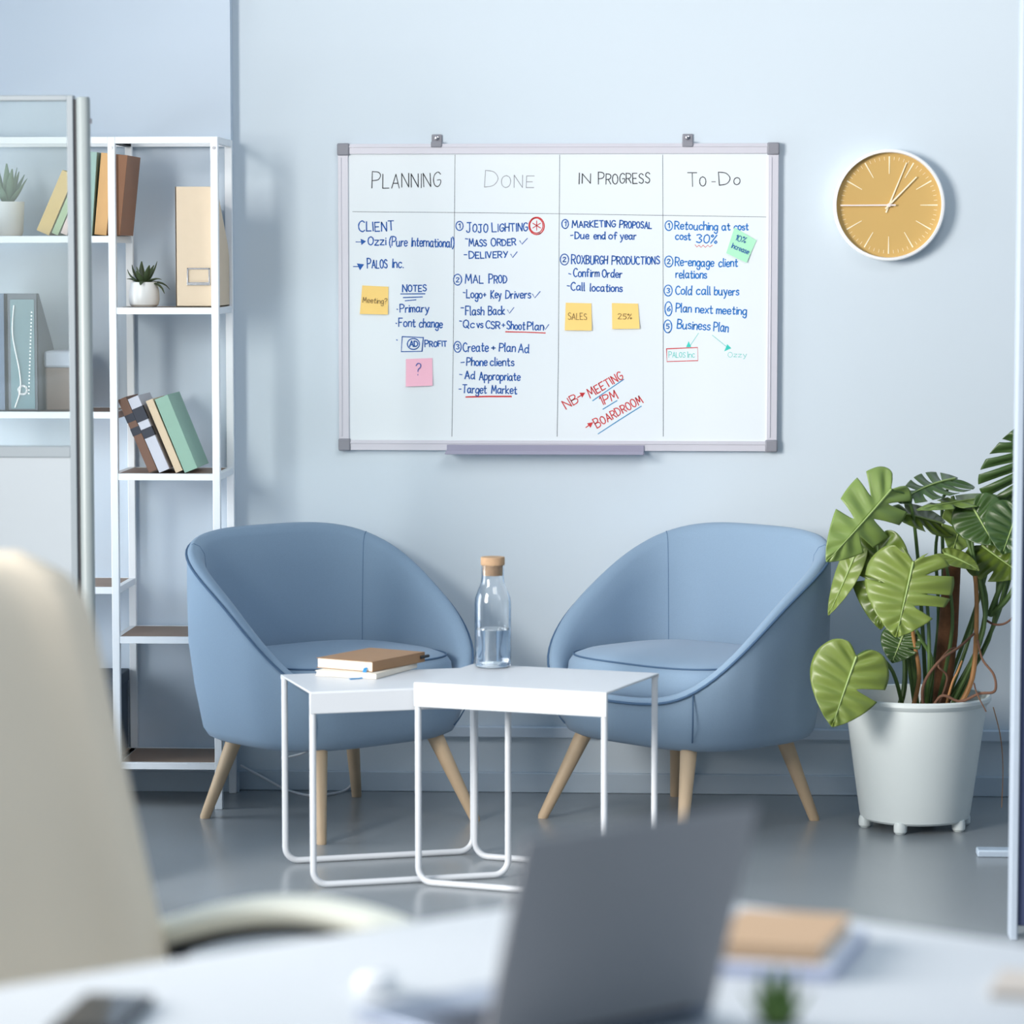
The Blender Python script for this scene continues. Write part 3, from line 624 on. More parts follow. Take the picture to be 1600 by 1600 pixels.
# in progress column
mb = MB()
num(mb, '1', 883, 350, 5.2, 7); text(mb, 'MARKETING', 894, 355.5, 961.5, 354.5, 11.5); text(mb, 'PROPOSAL', 968, 356, 1018, 357, 12); flush('blue')
line(mb, [(891.5, 368), (895.5, 367.5)]); text(mb, 'Due', 898.5, 373, 920, 373, 11); text(mb, 'end', 928, 373.5, 946, 373.5, 11); text(mb, 'of', 951, 373.5, 964, 374, 11.5); text(mb, 'year', 969, 374, 994, 374, 11); flush('blue')
num(mb, '2', 882, 405.5, 6.5, 8.5); text(mb, 'ROXBURGH', 893, 412, 949, 412.5, 15); text(mb, 'PRODUCTIONS', 956, 413, 1030.5, 412.5, 14); flush('blue')
line(mb, [(888.5, 427.5), (892, 428.5)]); text(mb, 'Confirm', 896, 432.5, 936, 432.5, 12.5); text(mb, 'Order', 941, 433, 971.5, 434, 12); flush('blue')
line(mb, [(886, 446.5), (890, 447)]); text(mb, 'Call', 892, 453.5, 913.5, 454, 12); text(mb, 'locations', 922, 454.5, 972, 456, 12); flush('blue')
mb = MB()
text(mb, 'NB', 885, 639.5, 904.5, 628, 14.5, .003, small=1); line(mb, [(902.5, 621), (911, 616)], .003); head(mb, (914.5, 613.5), (907.5, 617.5), 4.5); flush('red')
text(mb, 'MEETING', 922.5, 622, 974, 591, 15, .003); text(mb, '1PM', 941, 633, 966, 622.5, 14, .003, small=1); flush('red')
line(mb, [(915.5, 668), (922, 663)], .003); head(mb, (927, 659.5), (920, 665), 4.5); text(mb, 'BOARDROOM', 933, 668.5, 1005, 629, 15, .003); flush('red')
mb = MB(); line(mb, [(926, 626.2), (948, 611), (974.5, 592.8)], .0026); line(mb, [(942, 639.5), (964, 626)], .0026); line(mb, [(934.5, 678), (968, 656), (1002, 634.7)], .0026); flush('cyan')
# to-do column
mb = MB()
num(mb, '1', 1045, 352.6, 5.8, 7.5); text(mb, 'Retouching', 1054.5, 358, 1121, 360, 12.5); text(mb, 'at', 1128, 359.5, 1141, 359.5, 11.5); text(mb, 'cost', 1147, 359.5, 1169, 359, 11); flush('teal_blue')
text(mb, 'cost', 1055.5, 374.5, 1079, 374.5, 11); text(mb, '30%', 1088, 379, 1120, 380.5, 13); flush('teal_blue')
num(mb, '2', 1045, 408.6, 6.4, 8.5); text(mb, 'Re-engage', 1055, 415, 1115, 416.5, 13); text(mb, 'client', 1123, 416.5, 1152.5, 416.5, 12.5); text(mb, 'relations', 1056, 434, 1104, 435, 12.5); flush('teal_blue')
num(mb, '3', 1044, 454, 6.3, 8.5); text(mb, 'Cold', 1055.4, 460, 1081, 460.5, 13.5); text(mb, 'call', 1088, 460.5, 1110, 460.5, 13); text(mb, 'buyers', 1116, 460.5, 1154, 461.5, 13); flush('teal_blue')
num(mb, '4', 1044.5, 482.5, 5.6, 11); text(mb, 'Plan', 1056, 487.5, 1080, 488, 13.5); text(mb, 'next', 1087, 488.5, 1113.5, 489.5, 12.5); text(mb, 'meeting', 1119.5, 490, 1166, 491.5, 12.5); flush('teal_blue')
num(mb, '5', 1043.4, 510, 6.2, 10); text(mb, 'Business', 1058, 513, 1109, 516, 13.5); text(mb, 'Plan', 1115, 517, 1137.5, 519, 14); flush('teal_blue')
mb = MB(); line(mb, [(1086, 382.5), (1089, 386), (1092, 383), (1095.5, 386.5), (1098.5, 383), (1102, 386.5), (1106, 383), (1109, 386), (1113, 383)], .0018); flush('red')
line(mb, [(1041.5, 545), (1090, 543), (1090.5, 563.5), (1042, 565), (1041.5, 545)], .0026); flush('red')
mb = MB(); line(mb, [(1091.5, 520.5), (1078.5, 540)], .0013); head(mb, (1076, 533), (1076, 542.5), 4); line(mb, [(1113, 523.7), (1138, 544)], .0013); head(mb, (1131.5, 549), (1139.5, 541), 4.5); flush('green')
text(mb, 'PALOS', 1045, 558.5, 1070.5, 558.5, 9.5, .0014); text(mb, 'Inc', 1074.5, 558.5, 1085.5, 558.5, 9.5, .0014); text(mb, 'Ozzy', 1137.5, 558, 1166.5, 558, 8, .0011); flush('green')

# ------------------------------------------------------------------ sticky notes
def sticky(label, q, m, words, ink, w=.0014):
    c = [at(px, py, YB - .0012) for px, py in q]; o = sum(c, V(0, 0, 0)) / 4; n = 10; o = V(o.x, YB, o.z)
    rt = thing('sticky_note', label, 'sticky note', o, 0, 'sticky notes on the whiteboard')
    def pos(u, v, off=0):
        p = (c[0] * (1 - u) + c[1] * u) * (1 - v) + (c[3] * (1 - u) + c[2] * u) * v
        return V(p.x, YB - .0014 - .007 * max(0, v - .2) ** 2 - off, p.z)
    mb = MB(); vs = [pos(i / n, j / n, .0004 * k) - o for k in (0, 1) for j in range(n + 1) for i in range(n + 1)]; N = (n + 1) ** 2; fs = []
    for j in range(n):
        for i in range(n):
            a = j * (n + 1) + i; b = [a, a + 1, a + n + 2, a + n + 1]; fs.append(tuple(b)); fs.append(tuple(N + k for k in reversed(b)))
    edge = [(i, 0) for i in range(n)] + [(n, j) for j in range(n)] + [(n - i, n) for i in range(n)] + [(0, n - j) for j in range(n)]
    ids = [j * (n + 1) + i for i, j in edge]
    for k in range(len(ids)): a, b = ids[k], ids[(k + 1) % len(ids)]; fs.append((a, b, N + b, N + a))
    mb.add(vs, fs).build('paper', m, rt, angle=50)
    mb = MB()
    for (s, x0, y0, x1, y1, cap) in words: text(mb, s, x0, y0, x1, y1, cap, w, Y=YB - .0060, small=.95)
    # lay the ink on the curled sheet
    zt = (c[0].z + c[1].z) / 2; zb = (c[2].z + c[3].z) / 2
    for v in mb.v:
        vv = (zt - v.z) / (zt - zb); v.y = YB - .0014 - .007 * max(0, vv - .2) ** 2 - .0022
    for v in mb.v: v -= o
    mb.build('handwriting', ink, rt, smooth=False)
sticky('yellow sticky note reading Meeting? in the planning column', [(566, 446), (607, 448), (606.3, 491.5), (562.5, 490.5)], M['yellow_note'], [('Meeting?', 566.5, 472.5, 604, 475, 8.5)], M['pencil'])
sticky('pink sticky note with a question mark in the planning column', [(634.3, 561), (675.5, 559.5), (676, 602.5), (634.3, 604)], M['pink_note'], [('?', 649.5, 586, 656.5, 586, 18)], M['blue'], .0022)
sticky('yellow sticky note reading SALES in the progress column', [(884, 473), (924, 474), (924.8, 516.5), (882.5, 516)], M['yellow_note'], [('SALES', 887.5, 499.5, 916.5, 499.5, 10.5)], M['pencil'], .0013)
sticky('yellow sticky note reading 25% in the progress column', [(956, 473.5), (997, 474.4), (999.5, 513.5), (956.7, 514)], M['yellow_note'], [('25%', 965.5, 498.5, 987, 498.5, 8)], M['pencil'], .0013)
sticky('tilted green sticky note reading 10% Increase in the to-do column', [(1147.5, 355.5), (1182, 375.5), (1166.5, 410.5), (1134.7, 395.5)], M['green_note'], [('10%', 1148.5, 375, 1164, 380, 9), ('Increase', 1142.5, 387, 1168.5, 397, 8)], M['blue'], .0017)

# ------------------------------------------------------------------ wall clock
c0 = at(1389, 320.5, -.03); ck = thing('wall_clock', 'round wall clock with mustard dial and white rim right of the whiteboard', 'clock', (c0.x, 0, c0.z))
RC = .1515
MB().lathe([(RC - .012, .0), (RC - .002, .004), (RC, .012), (RC, .042), (RC - .003, .046), (RC - .008, .047), (RC - .0095, .043), (RC - .010, .026)], n=96, cap=False, axis='y').build('rim', M['clock_white'], ck)
MB().lathe([(RC - .011, .002), (RC - .010, .027), (.001, .027)], n=72, axis='y').build('dial', M['dial'], ck)
RI = RC - .0105
def radial(mb, deg, r0, r1, w0, w1, y):
    a = R(deg); d = V(math.sin(a), 0, math.cos(a)); n = V(d.z, 0, -d.x)
    ps = [d * r0 + n * w0, d * r1 + n * w1, d * r1 - n * w1, d * r0 - n * w0]
    mb.add([p + V(0, -y, 0) for p in ps] + [p + V(0, -y - .0012, 0) for p in ps], [(0, 1, 2, 3), (7, 6, 5, 4), (0, 4, 5, 1), (1, 5, 6, 2), (2, 6, 7, 3), (3, 7, 4, 0)])
for k in range(12): mb = MB(); radial(mb, 30 * k, RI * .6, RI * .935, .0009, .0019, .0268); mb.build('hour_marker', M['cream'], ck, smooth=False)
for k in range(60):
    if k % 5: mb = MB(); radial(mb, 6 * k, RI * .865, RI * .93, .0004, .0006, .0268); mb.build('minute_mark', M['cream'], ck, smooth=False)
mb = MB(); radial(mb, 22, -.022, RI * .88, .0022, .0014, .030); mb.build('minute_hand', M['cream'], ck, smooth=False)
mb = MB(); radial(mb, 44, -.014, RI * .75, .0024, .0016, .0325); mb.build('hour_hand', M['cream'], ck, smooth=False)
mb = MB(); radial(mb, 269.6, -.018, RI * .93, .0022, .0016, .035); mb.build('second_hand', M['hand'], ck, smooth=False)
MB().lathe([(.001, .027), (.005, .027), (.005, .0375), (.001, .038)], n=20, axis='y').build('center_cap', M['hand'], ck)

# ------------------------------------------------------------------ monstera
PX, PY = .590, -.475
mo = thing('potted_monstera', 'tall green monstera in a large white planter on small feet at the right', 'plant', (PX, PY, 0))
P0 = V(PX, PY, 0)
def mop(name, mb, m, par=None, **k):
    for v in mb.v: v -= P0
    return mb.build(name, m, par or mo, **k)
pot = MB().lathe([(.001, .022), (.134, .022), (.142, .028), (.1445, .04), (.184, .325), (.19, .33), (.195, .337), (.195, .345), (.19, .349), (.184, .347), (.18, .335), (.172, .27), (.001, .27)], n=72).build('planter', M['planter'], mo)
for a in (250, 325, 10, 70, 130, 190):
    x, y = .132 * math.cos(R(a)), .132 * math.sin(R(a))
    MB().lathe([(.001, 0), (.012, 0), (.017, .006), (.0175, .02), (.015, .03), (.001, .032)], (x, y, 0), 16).build('foot', M['planter'], pot)
MB().lathe([(.001, .27), (.175, .27), (.16, .285), (.08, .295), (.001, .3)], n=40).build('soil', M['soil'], mo)
poleb = V(PX + .065, PY + .03, .285); polet = at(1489, 862, PY + .03)
mop('coir_pole', MB().tube([poleb, poleb.lerp(polet, .5) + V(.004, 0, 0), polet], [.024, .026, .022], 16), M['moss'])
HEART = [(0, 0), (.16, -.15), (.36, -.12), (.50, .06), (.525, .27), (.47, .48), (.35, .68), (.19, .86), (.06, .965), (0, 1.0)]
HC = [V(x, y, 0) for x, y in HEART]; HS = catmull(HC, 12)
def leaf(A, B, width, m, slits=((), ()), N=(0, -1, 0), droop=.1, fold=.12, petiole=None, pm='stem', pr=.0045, curlt=0, tipcurl=0):
    A, B = V(*A), V(*B); L = (B - A).length; t = (B - A) / L; n = (V(*N) - t * t.dot(V(*N))).normalized(); s = t.cross(n)
    nv = 14
    def pos(side, ti, v):
        f = ti * (len(HS) - 1); i0 = min(len(HS) - 2, int(f)); e = HS[i0].lerp(HS[i0 + 1], f - i0)
        my = max(0, (ti - .12) / .88); p = V(0, my, 0).lerp(V(e.x, e.y, 0), v)
        x = p.x * width / 1.05 * side; y = p.y * L
        z = fold * abs(x) - droop * L * (p.y * p.y - p.y) - .9 * abs(x) ** 2 / max(width, .01) * fold * 2
        z += .0045 * math.cos(ti * 2 * math.pi * 8) * v * (1 - v) * 4 * (width / .2) + curlt * L * max(0, p.y - .6) ** 2 + tipcurl * abs(x) ** 3 / width ** 2
        return A + t * y + s * x + n * z
    mb = MB()
    for si, side in enumerate((1, -1)):
        ed = [(0, 0, .5)]
        for (t0, dv, hw) in sorted(slits[si]): ed += [(t0, -hw, dv), (t0, hw, dv)]
        ed.append((1, 0, .5))
        def te(e, v): return e[0] + e[1] * max(0, (v - e[2]) / (1 - e[2])) ** .55
        for q in range(0, len(ed), 2):
            e0, e1 = ed[q], ed[q + 1]; m_ = max(4, int(90 * (e1[0] - e0[0]))); vs = []; fs = []
            for i in range(m_ + 1):
                for j in range(nv + 1):
                    v = j / nv; u = i / m_; vs.append(pos(side, te(e0, v) * (1 - u) + te(e1, v) * u, v))
            for i in range(m_):
                for j in range(nv): a_ = i * (nv + 1) + j; fs.append((a_, a_ + nv + 1, a_ + nv + 2, a_ + 1))
            mb.add(vs, fs)
    lf = mop('leaf', mb, m, solid=.0014, angle=70, merge=True)
    k = MB(); k.tube([pos(1, .12 + .88 * q / 14, 0) + n * .0022 for q in range(14)], [.0032 * (1 - .8 * q / 14) for q in range(14)], 6); mop('midrib', k, M['midrib'], lf)
    if petiole:
        k = MB(); pts = catmull([V(*p) for p in petiole] + [A], 6); k.tube(pts, [pr * (1.25 - .45 * i / (len(pts) - 1)) for i in range(len(pts))], 8); mop('petiole', k, M[pm])
    return lf
SL = ((.30, .50, .022), (.42, .42, .024), (.54, .42, .024), (.66, .5, .022), (.78, .6, .02))
SD = ((.30, .30, .014), (.42, .25, .018), (.54, .25, .018), (.66, .3, .018), (.78, .45, .014))
F, Bk = PY - .13, PY + .1
base = lambda dx, dy: V(PX + dx, PY + dy, .29)
# low heart leaf hanging in front of the rim
leaf(A(1338, 1026, PY - .23), A(1300, 1136, PY - .27), .20, M['leaf1'], ((), ((.50, .30, .05),)), N=(.12, -1, .25), droop=-.14, fold=.05, tipcurl=-.8,
     petiole=[base(-.03, -.05), A(1395, 1050, PY - .12), A(1362, 1018, PY - .19)])
# big central leaf
leaf(A(1427, 878, PY - .20), A(1400, 996, PY - .24), .225, M['leaf1'], (((.14, .6, .02), (.46, .5, .012)), ((.13, .6, .025), (.30, .42, .03), (.47, .35, .012), (.60, .3, .05))), N=(-.05, -1, .35), droop=-.2, fold=.05, tipcurl=-1.0,
     petiole=[base(.02, -.04), A(1452, 1040, PY - .10), A(1447, 930, PY - .13)])
# dark leaf behind it to the left
leaf(A(1372, 850, PY - .10), A(1376, 984, PY - .12), .17, M['leaf2'], (((.5, .4, .03),), ((.6, .5, .03),)), N=(-.55, -1, .15), droop=-.1, fold=.25,
     petiole=[base(.0, 0), A(1428, 1030, PY - .02), A(1400, 900, PY - .06)])
leaf(A(1340, 858, PY - .08), A(1294, 962, PY - .12), .07, M['leaf1'], ((), ()), N=(-.5, -1, .4), droop=-.1, fold=.2)
# upper left long leaf, light
leaf(A(1392, 765, PY - .12), A(1291, 878, PY - .2),   .165, M['leaf4'], (((.34, .35, .03), (.55, .3, .03)), ((.28, .3, .03), (.44, .25, .045), (.62, .35, .03))), N=(.85, -.55, .8), droop=.12, fold=-.35, tipcurl=-1.2,
     petiole=[base(.03, .02), A(1442, 990, PY), A(1432, 850, PY - .04), A(1420, 780, PY - .08)])
# dark arching comb leaf at the top
leaf(A(1492, 749, PY + .02), A(1404, 786, PY - .08), .15, M['leaf3'], (SD, SD), N=(.15, -.25, 1), droop=.25, fold=-.35,
     petiole=[base(.04, .03), A(1473, 960, PY + .04), A(1472, 800, PY + .06), A(1478, 770, PY + .05)])
# leaf below it
leaf(A(1470, 818, PY), A(1382, 797, PY - .1), .125, M['leaf2'], (((.6, .5, .03),), ((.5, .5, .03),)), N=(.1, -.55, .8), droop=.05, fold=-.2,
     petiole=[base(.03, .04), A(1466, 980, PY + .06), A(1462, 860, PY + .04)])
# long narrow light leaf seen edge on
leaf(A(1548, 778, PY + .02), A(1432, 797, PY - .12), .10, M['leaf4'], (((.5, .4, .03), (.65, .4, .03)), ((.45, .3, .03), (.6, .3, .03))), N=(.1, -.2, 1), droop=.05, fold=-.1,
     petiole=[base(.06, .03), A(1545, 1000, PY), A(1560, 860, PY)])
# right side
leaf(A(1520, 792, PY - .05), A(1554, 852, PY - .12), .14, M['leaf3'], ((), ((.5, .5, .03),)), N=(-.3, -1, .45), droop=-.1, fold=.2,
     petiole=[base(.08, .0), A(1538, 980, PY - .05), A(1520, 860, PY - .04)])
leaf(A(1508, 800, PY + .02), A(1487, 866, PY - .02), .11, M['leaf4'], (((.5, .4, .03),), ()), N=(.3, -1, .2), droop=-.15, fold=.25,
     petiole=[base(.07, .03), A(1524, 960, PY + .02), A(1515, 860, PY + .03)])
leaf(A(1534, 852, PY - .02), A(1600, 900, PY - .06), .16, M['leaf2'], (((.55, .5, .03),), ()), N=(-.2, -1, .5), droop=-.1, fold=.15,
     petiole=[base(.07, .05), A(1536, 990, PY + .02), A(1528, 900, PY + .01)])
leaf(A(1590, 800, PY - .1), A(1566, 866, PY - .16), .15, M['leaf3'], ((), ((.5, .5, .02),)), N=(-.1, -1, .35), droop=-.12, fold=.2,
     petiole=[base(.09, .02), A(1549, 985, PY), A(1578, 880, PY - .04)])
leaf(A(1612, 762, PY - .02), A(1588, 668, PY - .05), .26, M['leaf3'], (SD, SD), N=(-.15, -1, .1), droop=.08, fold=.1,
     petiole=[base(.09, .04), A(1552, 980, PY + .02), A(1590, 860, PY)])
leaf(A(1545, 790, PY + .08), A(1590, 770, PY + .0), .10, M['leaf2'], ((), ()), N=(0, -.6, .8), droop=.1, fold=.2, petiole=[base(.06, .06), A(1540, 900, PY + .09)])
leaf(A(1476, 866, PY - .06), A(1530, 892, PY - .12), .075, M['leaf1'], ((), ()), N=(0, -.5, .9), droop=.12, fold=.2, petiole=[base(.05, .0), A(1488, 980, PY - .05)])
leaf(A(1412, 990, PY - .06), A(1394, 1036, PY - .08), .11, M['leaf3'], ((), ((.5, .5, .03),)), N=(-.4, -1, .1), droop=-.1, fold=.2, petiole=[base(.0, -.03), A(1420, 1040, PY - .05)])
leaf(A(1366, 848, PY - .02), A(1348, 872, PY - .08), .08, M['leaf3'], ((), ()), N=(0, -.8, .5), droop=.1, fold=.2, petiole=[base(.01, .02), A(1420, 1010, PY + .01), A(1392, 880, PY)])
# bare stems and aerial roots
def stem(pts, r, m, name='stem'):
    k = MB(); p = catmull(pts, 7); k.tube(p, [r * (1.15 - .35 * i / (len(p) - 1)) for i in range(len(p))], 8); mop(name, k, M[m])
stem([base(-.02, -.06), A(1436, 1060, PY - .07), A(1428, 1000, PY - .08), A(1424, 970, PY - .1)], .0055, 'stem_tan')
stem([base(.09, -.03), A(1519, 1060, PY - .04), A(1526, 960, PY - .05), A(1524, 900, PY - .05)], .0065, 'stem_tan')
stem([base(.0, -.05), A(1456, 1040, PY - .08), A(1440, 1000, PY - .09), A(1432, 985, PY - .1)], .005, 'stem')
stem([base(-.05, 0), A(1412, 1080, PY), A(1414, 1040, PY), A(1410, 1010, PY)], .007, 'leaf3')
stem([base(.10, 0), A(1540, 960, PY - .02), A(1520, 870, PY - .04), A(1488, 775, PY - .02)], .0062, 'stem')
stem([A(1546, 962, PY), A(1562, 920, PY - .02), A(1584, 870, PY - .04)], .007, 'stem')
stem([A(1548, 960, PY), A(1572, 938, PY - .03), A(1592, 905, PY - .05)], .007, 'stem')
stem([A(1542, 970, PY), A(1556, 976, PY - .04), A(1574, 972, PY - .06), A(1596, 950, PY - .06)], .003, 'root', 'aerial_root')
stem([base(.02, -.09), A(1442, 1075, PY - .13), A(1465, 1036, PY - .13), A(1500, 1010, PY - .10), A(1522, 990, PY - .06)], .004, 'root', 'aerial_root')
stem([base(.02, -.1), A(1470, 1088, PY - .14), A(1500, 1096, PY - .15), A(1530, 1084, PY - .17), A(1554, 1080, PY - .18), A(1553, 1055, PY - .15), A(1535, 1030, PY - .1), A(1528, 1000, PY - .06)], .0036, 'root', 'aerial_root')
stem([A(1522, 1068, PY - .1), A(1527, 1085, PY - .19), A(1541, 1112, PY - .2)], .002, 'root', 'aerial_root')
stem([base(.06, -.1), A(1487, 1070, PY - .12), A(1496, 1050, PY - .12), A(1503, 1033, PY - .1)], .003, 'stem_tan', 'aerial_root')
stem([base(.04, -.05), A(1480, 1062, PY - .1), A(1466, 1040, PY - .1), A(1480, 1018, PY - .08), A(1492, 1012, PY - .06)], .0028, 'root', 'aerial_root')
stem([A(1552, 1105, PY + .02), A(1563, 1150, PY + .03), A(1567, 1200, PY + .03), A(1565, 1262, PY + .02)], .0012, 'stem_tan', 'aerial_root')

# ------------------------------------------------------------------ right hand screen and the table foot behind it
sx = .700
scr = thing('acoustic_screen', 'navy fabric office screen with pale metal edge at the right photo edge', 'partition', (sx, -1.85, 0))
MB().bx(0, .0165, -.03, .03, .0, 2.6).build('edge_profile', mat('pale_blue_edge', (172, 184, 198), .5), scr, bevel=.003)
MB().bx(.016, .9, -.022, .022, .03, 2.6).build('fabric_panel', M['navy'], scr, bevel=.004)
MB().bx(.3, .36, -.2, .2, 0, .025).build('foot', M['white_metal'], scr, bevel=.004)
tf = thing('side_desk', 'pale metal table foot on the floor beyond the navy screen', 'table', (.95, -.86, 0))
MB().bx(-.235, .45, -.05, .0, 0, .018).build('foot_bar', mat('pale_blue_metal', (176, 192, 208), .4), tf, bevel=.004)
MB().bx(.25, .31, -.055, .005, .018, .70).build('column', M['white_metal'], tf, bevel=.004)
MB().bx(.12, .75, -.3, .45, .70, .725).build('table_top', M['desk'], tf, bevel=.003)

# ------------------------------------------------------------------ office chair
fd = V(.64, -.768, 0).normalized(); ax = V(.768, .64, 0).normalized()
oc = thing('office_chair', 'cream office chair with white armrest at the desk in the left foreground', 'chair', (-.70, -5.22, 0))
O0 = V(-.70, -5.22, 0)
def ocp(name, mb, m, par=None, **k):
    for v in mb.v: v -= O0
    return mb.build(name, m, par or oc, **k)
Eb = V(-.650, -4.915, .62) - ax * .022; Wb = .25
cb = Eb - ax * Wb
rings = []
for i in range(25):
    v = i / 24; z = .46 + (1.118 - .46) * v
    rec = .195 * (z - .62) / .5 + .10 * max(0, v - .75) ** 2
    k = max(0, (v - .86) / .14); w = Wb * (1.0 - .07 * v) * (1 - .28 * k ** 3); k2 = max(0, (.12 - v) / .12); w *= 1 - .25 * k2 ** 2
    th = .036 * (1 - .7 * k ** 4)
    ring = []
    for j in range(36):
        a = 2 * math.pi * j / 36; c_, s_ = math.cos(a), math.sin(a)
        x = w * math.copysign(abs(c_) ** .55, c_); y = th * math.copysign(abs(s_) ** .7, s_)
        curve = .05 * (x / Wb) ** 2 + (.024 * math.exp(-((abs(x) / Wb - .78) / .13) ** 2) if s_ > 0 else 0)
        ring.append(cb + ax * x + fd * (y + curve - rec) + V(0, 0, z - .62))
    rings.append(ring)
ocp('backrest', MB().rings(rings), M['cream_plastic'], angle=80)
for sgn in (1, -1):
    st = cb + ax * (sgn * (Wb + .016))
    ad = (fd * .94 + ax * (.34 * sgn)).normalized()      # the arms splay outwards
    prof = [(.0, .024), (.05, .043), (.11, .062), (.18, .077), (.25, .083), (.32, .079), (.38, .069)]
    pts = catmull([st + ad * a + V(0, 0, b) for a, b in prof], 5)
    n_ = len(pts); rr = [((.036) * min(1, .45 + 6 * min(i, n_ - 1 - i) / n_), .019) for i in range(n_)]
    pad = ocp('armrest', MB().tube(pts, rr, 20, flat=ax), M['ivory'], angle=80)
    pts2 = [p + V(0, 0, -.022) for p in pts[2:-2]]
    ocp('arm_frame', MB().tube(pts2, [(.022, .008)] * len(pts2), 12, flat=ax), M['dark'], pad, angle=80)
    k = MB(); k.tube(catmull([st + fd * .04 + V(0, 0, .012), st + fd * .08 - ax * sgn * .0 + V(0, 0, -.08), st + fd * .18 - ax * sgn * .04 + V(0, 0, -.18)], 5), .014, 10); ocp('arm_support', k, M['dark'])
sc_ = cb + fd * .30
k = MB(); rg = []
for s, z in [(.02, .435), (.85, .435), (.98, .45), (1, .47), (.96, .488), (.8, .495), (.02, .5)]:
    rg.append([V(sc_.x, sc_.y, z) + ax * (.245 * s * math.copysign(abs(math.cos(a)) ** .6, math.cos(a))) + fd * (.235 * s * math.copysign(abs(math.sin(a)) ** .6, math.sin(a))) for a in [2 * math.pi * j / 40 for j in range(40)]])
ocp('seat', k.rings(rg), M['cream_plastic'], angle=80)
ocp('gas_lift', MB().lathe([(.028, .08), (.028, .25), (.018, .25), (.018, .44)], (sc_.x, sc_.y, 0), 20), M['dark'])
for q in range(5):
    a = R(72 * q + 20); d = V(math.cos(a), math.sin(a), 0); c_ = V(sc_.x, sc_.y, 0)
    lg = ocp('base_arm', MB().tube([c_ + V(0, 0, .1), c_ + d * .27 + V(0, 0, .065)], [.022, .014], 10), M['dark'])
    ocp('caster', MB().tube([c_ + d * .27 + V(-d.y, d.x, 0) * -.018 + V(0, 0, .028), c_ + d * .27 + V(-d.y, d.x, 0) * .018 + V(0, 0, .028)], .028, 16), M['dark'], lg)

# ------------------------------------------------------------------ desk
DZ = .745
e1 = on(870, 1405, DZ); e2 = on(0, 1540, DZ); e3 = on(1172, 1413, DZ); e4 = on(1600, 1475, DZ)
d1 = (e2 - e1).normalized(); d2 = (e4 - e3).normalized()
den = d1.x * d2.y - d1.y * d2.x; tt = ((e3.x - e1.x) * d2.y - (e3.y - e1.y) * d2.x) / den; corner = e1 + d1 * tt
dk = thing('desk', 'large white desk in the foreground holding the grey laptop', 'desk', (corner.x, corner.y, 0))
K0 = V(corner.x, corner.y, 0)
pl = [corner, corner + d1 * 1.5, corner + d1 * 1.5 + d2 * 1.25, corner + d2 * 1.25]; pl = [p - K0 for p in pl]
MB().add([V(p.x, p.y, DZ) for p in pl] + [V(p.x, p.y, DZ - .028) for p in pl], [(0, 1, 2, 3), (7, 6, 5, 4), (0, 4, 5, 1), (1, 5, 6, 2), (2, 6, 7, 3), (3, 7, 4, 0)]).build('table_top', M['desk'], dk, bevel=.005)
for a, b in ((.12, .1), (1.38, .1), (.12, 1.15), (1.38, 1.15)):
    p = d1 * a + d2 * b; MB().bx(p.x - .025, p.x + .025, p.y - .025, p.y + .025, 0, DZ - .028).build('leg', M['white_metal'], dk, bevel=.003)

# laptop: lid towards the camera, keyboard side away
HL, HR = V(-.188, -5.923, 0), V(.025, -5.734, 0)
hd = (HR - HL).normalized(); dd = V(-hd.y, hd.x, 0); LW = (HR - HL).length
lp = thing('laptop', 'open dark grey laptop on the white desk, lid back facing the camera', 'laptop', (HL.x, HL.y, DZ + .0005), math.atan2(hd.y, hd.x))
MB().bx(0, LW, 0, .205, .002, .016).build('base', M['deck'], lp, bevel=.004)
k = MB()
for r in range(5):
    for c in range(12): k.bx(.018 + c * .0208, .018 + c * .0208 + .0175, .035 + r * .0185, .035 + r * .0185 + .0155, .0158, .0172)
k.build('keyboard', M['keys'], lp, bevel=.0008)
MB().bx(LW / 2 - .05, LW / 2 + .05, .135, .195, .0158, .0163).build('trackpad', mat('trackpad_grey', (150, 160, 178), .3), lp)
TI = R(17); q = Matrix.Rotation(TI, 4, 'X')
k = MB(); k.bx(0, LW, -.003, .003, .0, .215)
for v in k.v: v[:] = q @ v + V(0, .002, .014)
ld = k.build('lid', M['space_grey'], lp, bevel=.0025)
k = MB(); k.bx(.006, LW - .006, .0031, .0036, .01, .209)
for v in k.v: v[:] = q @ v + V(0, .002, .014)
k.build('screen', M['glass_black'], ld)
MB().tube([(.03, .002, .0145), (LW - .03, .002, .0145)], .005, 10).build('hinge', M['dark'], lp)

# smartphone
k = thing('smartphone', 'black smartphone lying on the desk in the lower left corner', 'phone', (-.571, -5.768, DZ + .0005), R(-4))
MB().bx(-.036, .036, -.075, .075, 0, .009).build('body', M['dark'], k, bevel=.004, seg=3)
MB().bx(-.033, .033, -.071, .071, .0088, .0094).build('screen', M['glass_black'], k, bevel=.0004)

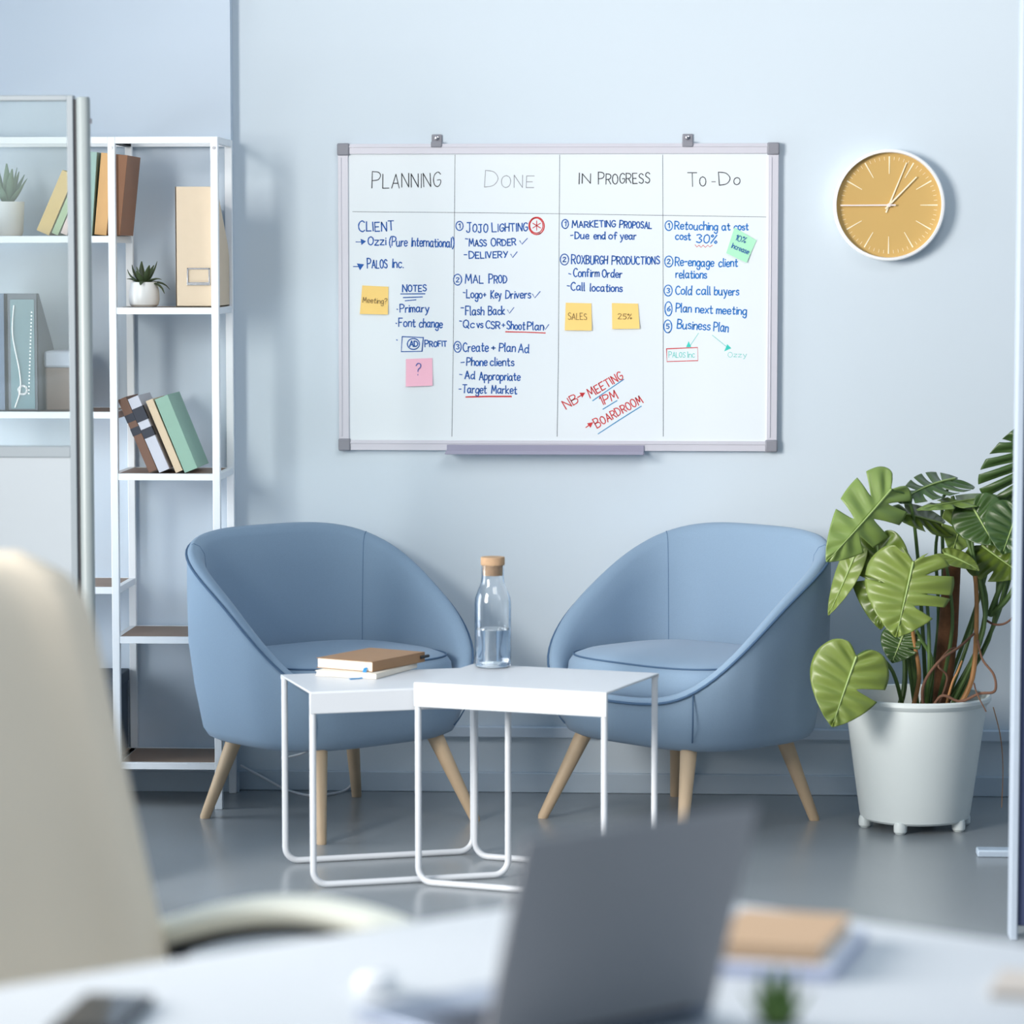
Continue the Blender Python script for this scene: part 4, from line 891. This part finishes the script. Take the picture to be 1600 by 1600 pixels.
# note pad and brown notebook behind the laptop
p1, p2, p3 = on(1145, 1515, DZ), on(1300, 1520, DZ), on(1385, 1467, DZ)
k = thing('writing_pad', 'white and pale blue writing pad on the desk right of the laptop', 'notepad', (.088, -5.444, DZ + .0005), R(-13))
MB().bx(-.085, .085, -.105, .105, 0, .012).build('pages', M['pad_blue'], k, bevel=.002)
MB().bx(-.086, .086, -.106, .106, .012, .0135).build('cover_sheet', mat('white_sheet', (232, 236, 246), .6), k)
n3 = notebook('tan notebook lying on the writing pad on the desk', (.098, -5.447), R(-13), .12, .18, .016, M['kraft'], z=DZ + .0145)
n3['group'] = 'stationery on the desk'; k['group'] = 'stationery on the desk'
# beige notebook at the right edge
g0 = on(1600, 1545, DZ)
notebook('beige notebook cut by the right photo edge on the desk', (g0.x + .045, g0.y - .01), R(-12), .15, .10, .008, bk('greige_cover', (206, 196, 186)), z=DZ + .0005)['group'] = 'stationery on the desk'
# earphone case
g0 = on(590, 1550, DZ)
k = thing('earphone_case', 'small glossy white earphone case on the desk', 'earphone case', (g0.x, g0.y, DZ + .0003), R(-15))
rg = []
for s, z in [(.05, 0), (.8, 0), (.97, .006), (1, .012), (.95, .018), (.78, .0225), (.05, .0235)]:
    rg.append([V(.021 * s * math.copysign(abs(math.cos(a)) ** .7, math.cos(a)), .016 * s * math.copysign(abs(math.sin(a)) ** .7, math.sin(a)), z * .8) for a in [2 * math.pi * j / 32 for j in range(32)]])
MB().rings(rg).build('body', mat('gloss_white', (246, 248, 250), .12), k, angle=80)
MB().lathe([(.0012, .0), (.0012, .001), (.0001, .001)], (0, -.0157, .0096), 10, axis='y').build('status_light', M['cap'], k)
# tiny succulent at the lower edge
g0 = on(1214, 1668, DZ)
spec = [(R(a), R(t), kk, c) for a, t, kk, c in [(0, 35, 1, 0), (60, 30, 1, 0), (120, 35, 1, 0), (180, 35, 1, 0), (240, 30, .9, 0), (300, 35, .9, 0), (30, 14, 1.25, 0), (150, 12, 1.25, 0), (270, 8, 1.4, 0), (210, 18, 1.1, 0)]]
succulent('small green succulent at the bottom photo edge in front of the laptop', g0.x, g0.y, DZ + .0005, .028, .04, bk('bright_succulent', (116, 146, 74)), .044, .008, spec)
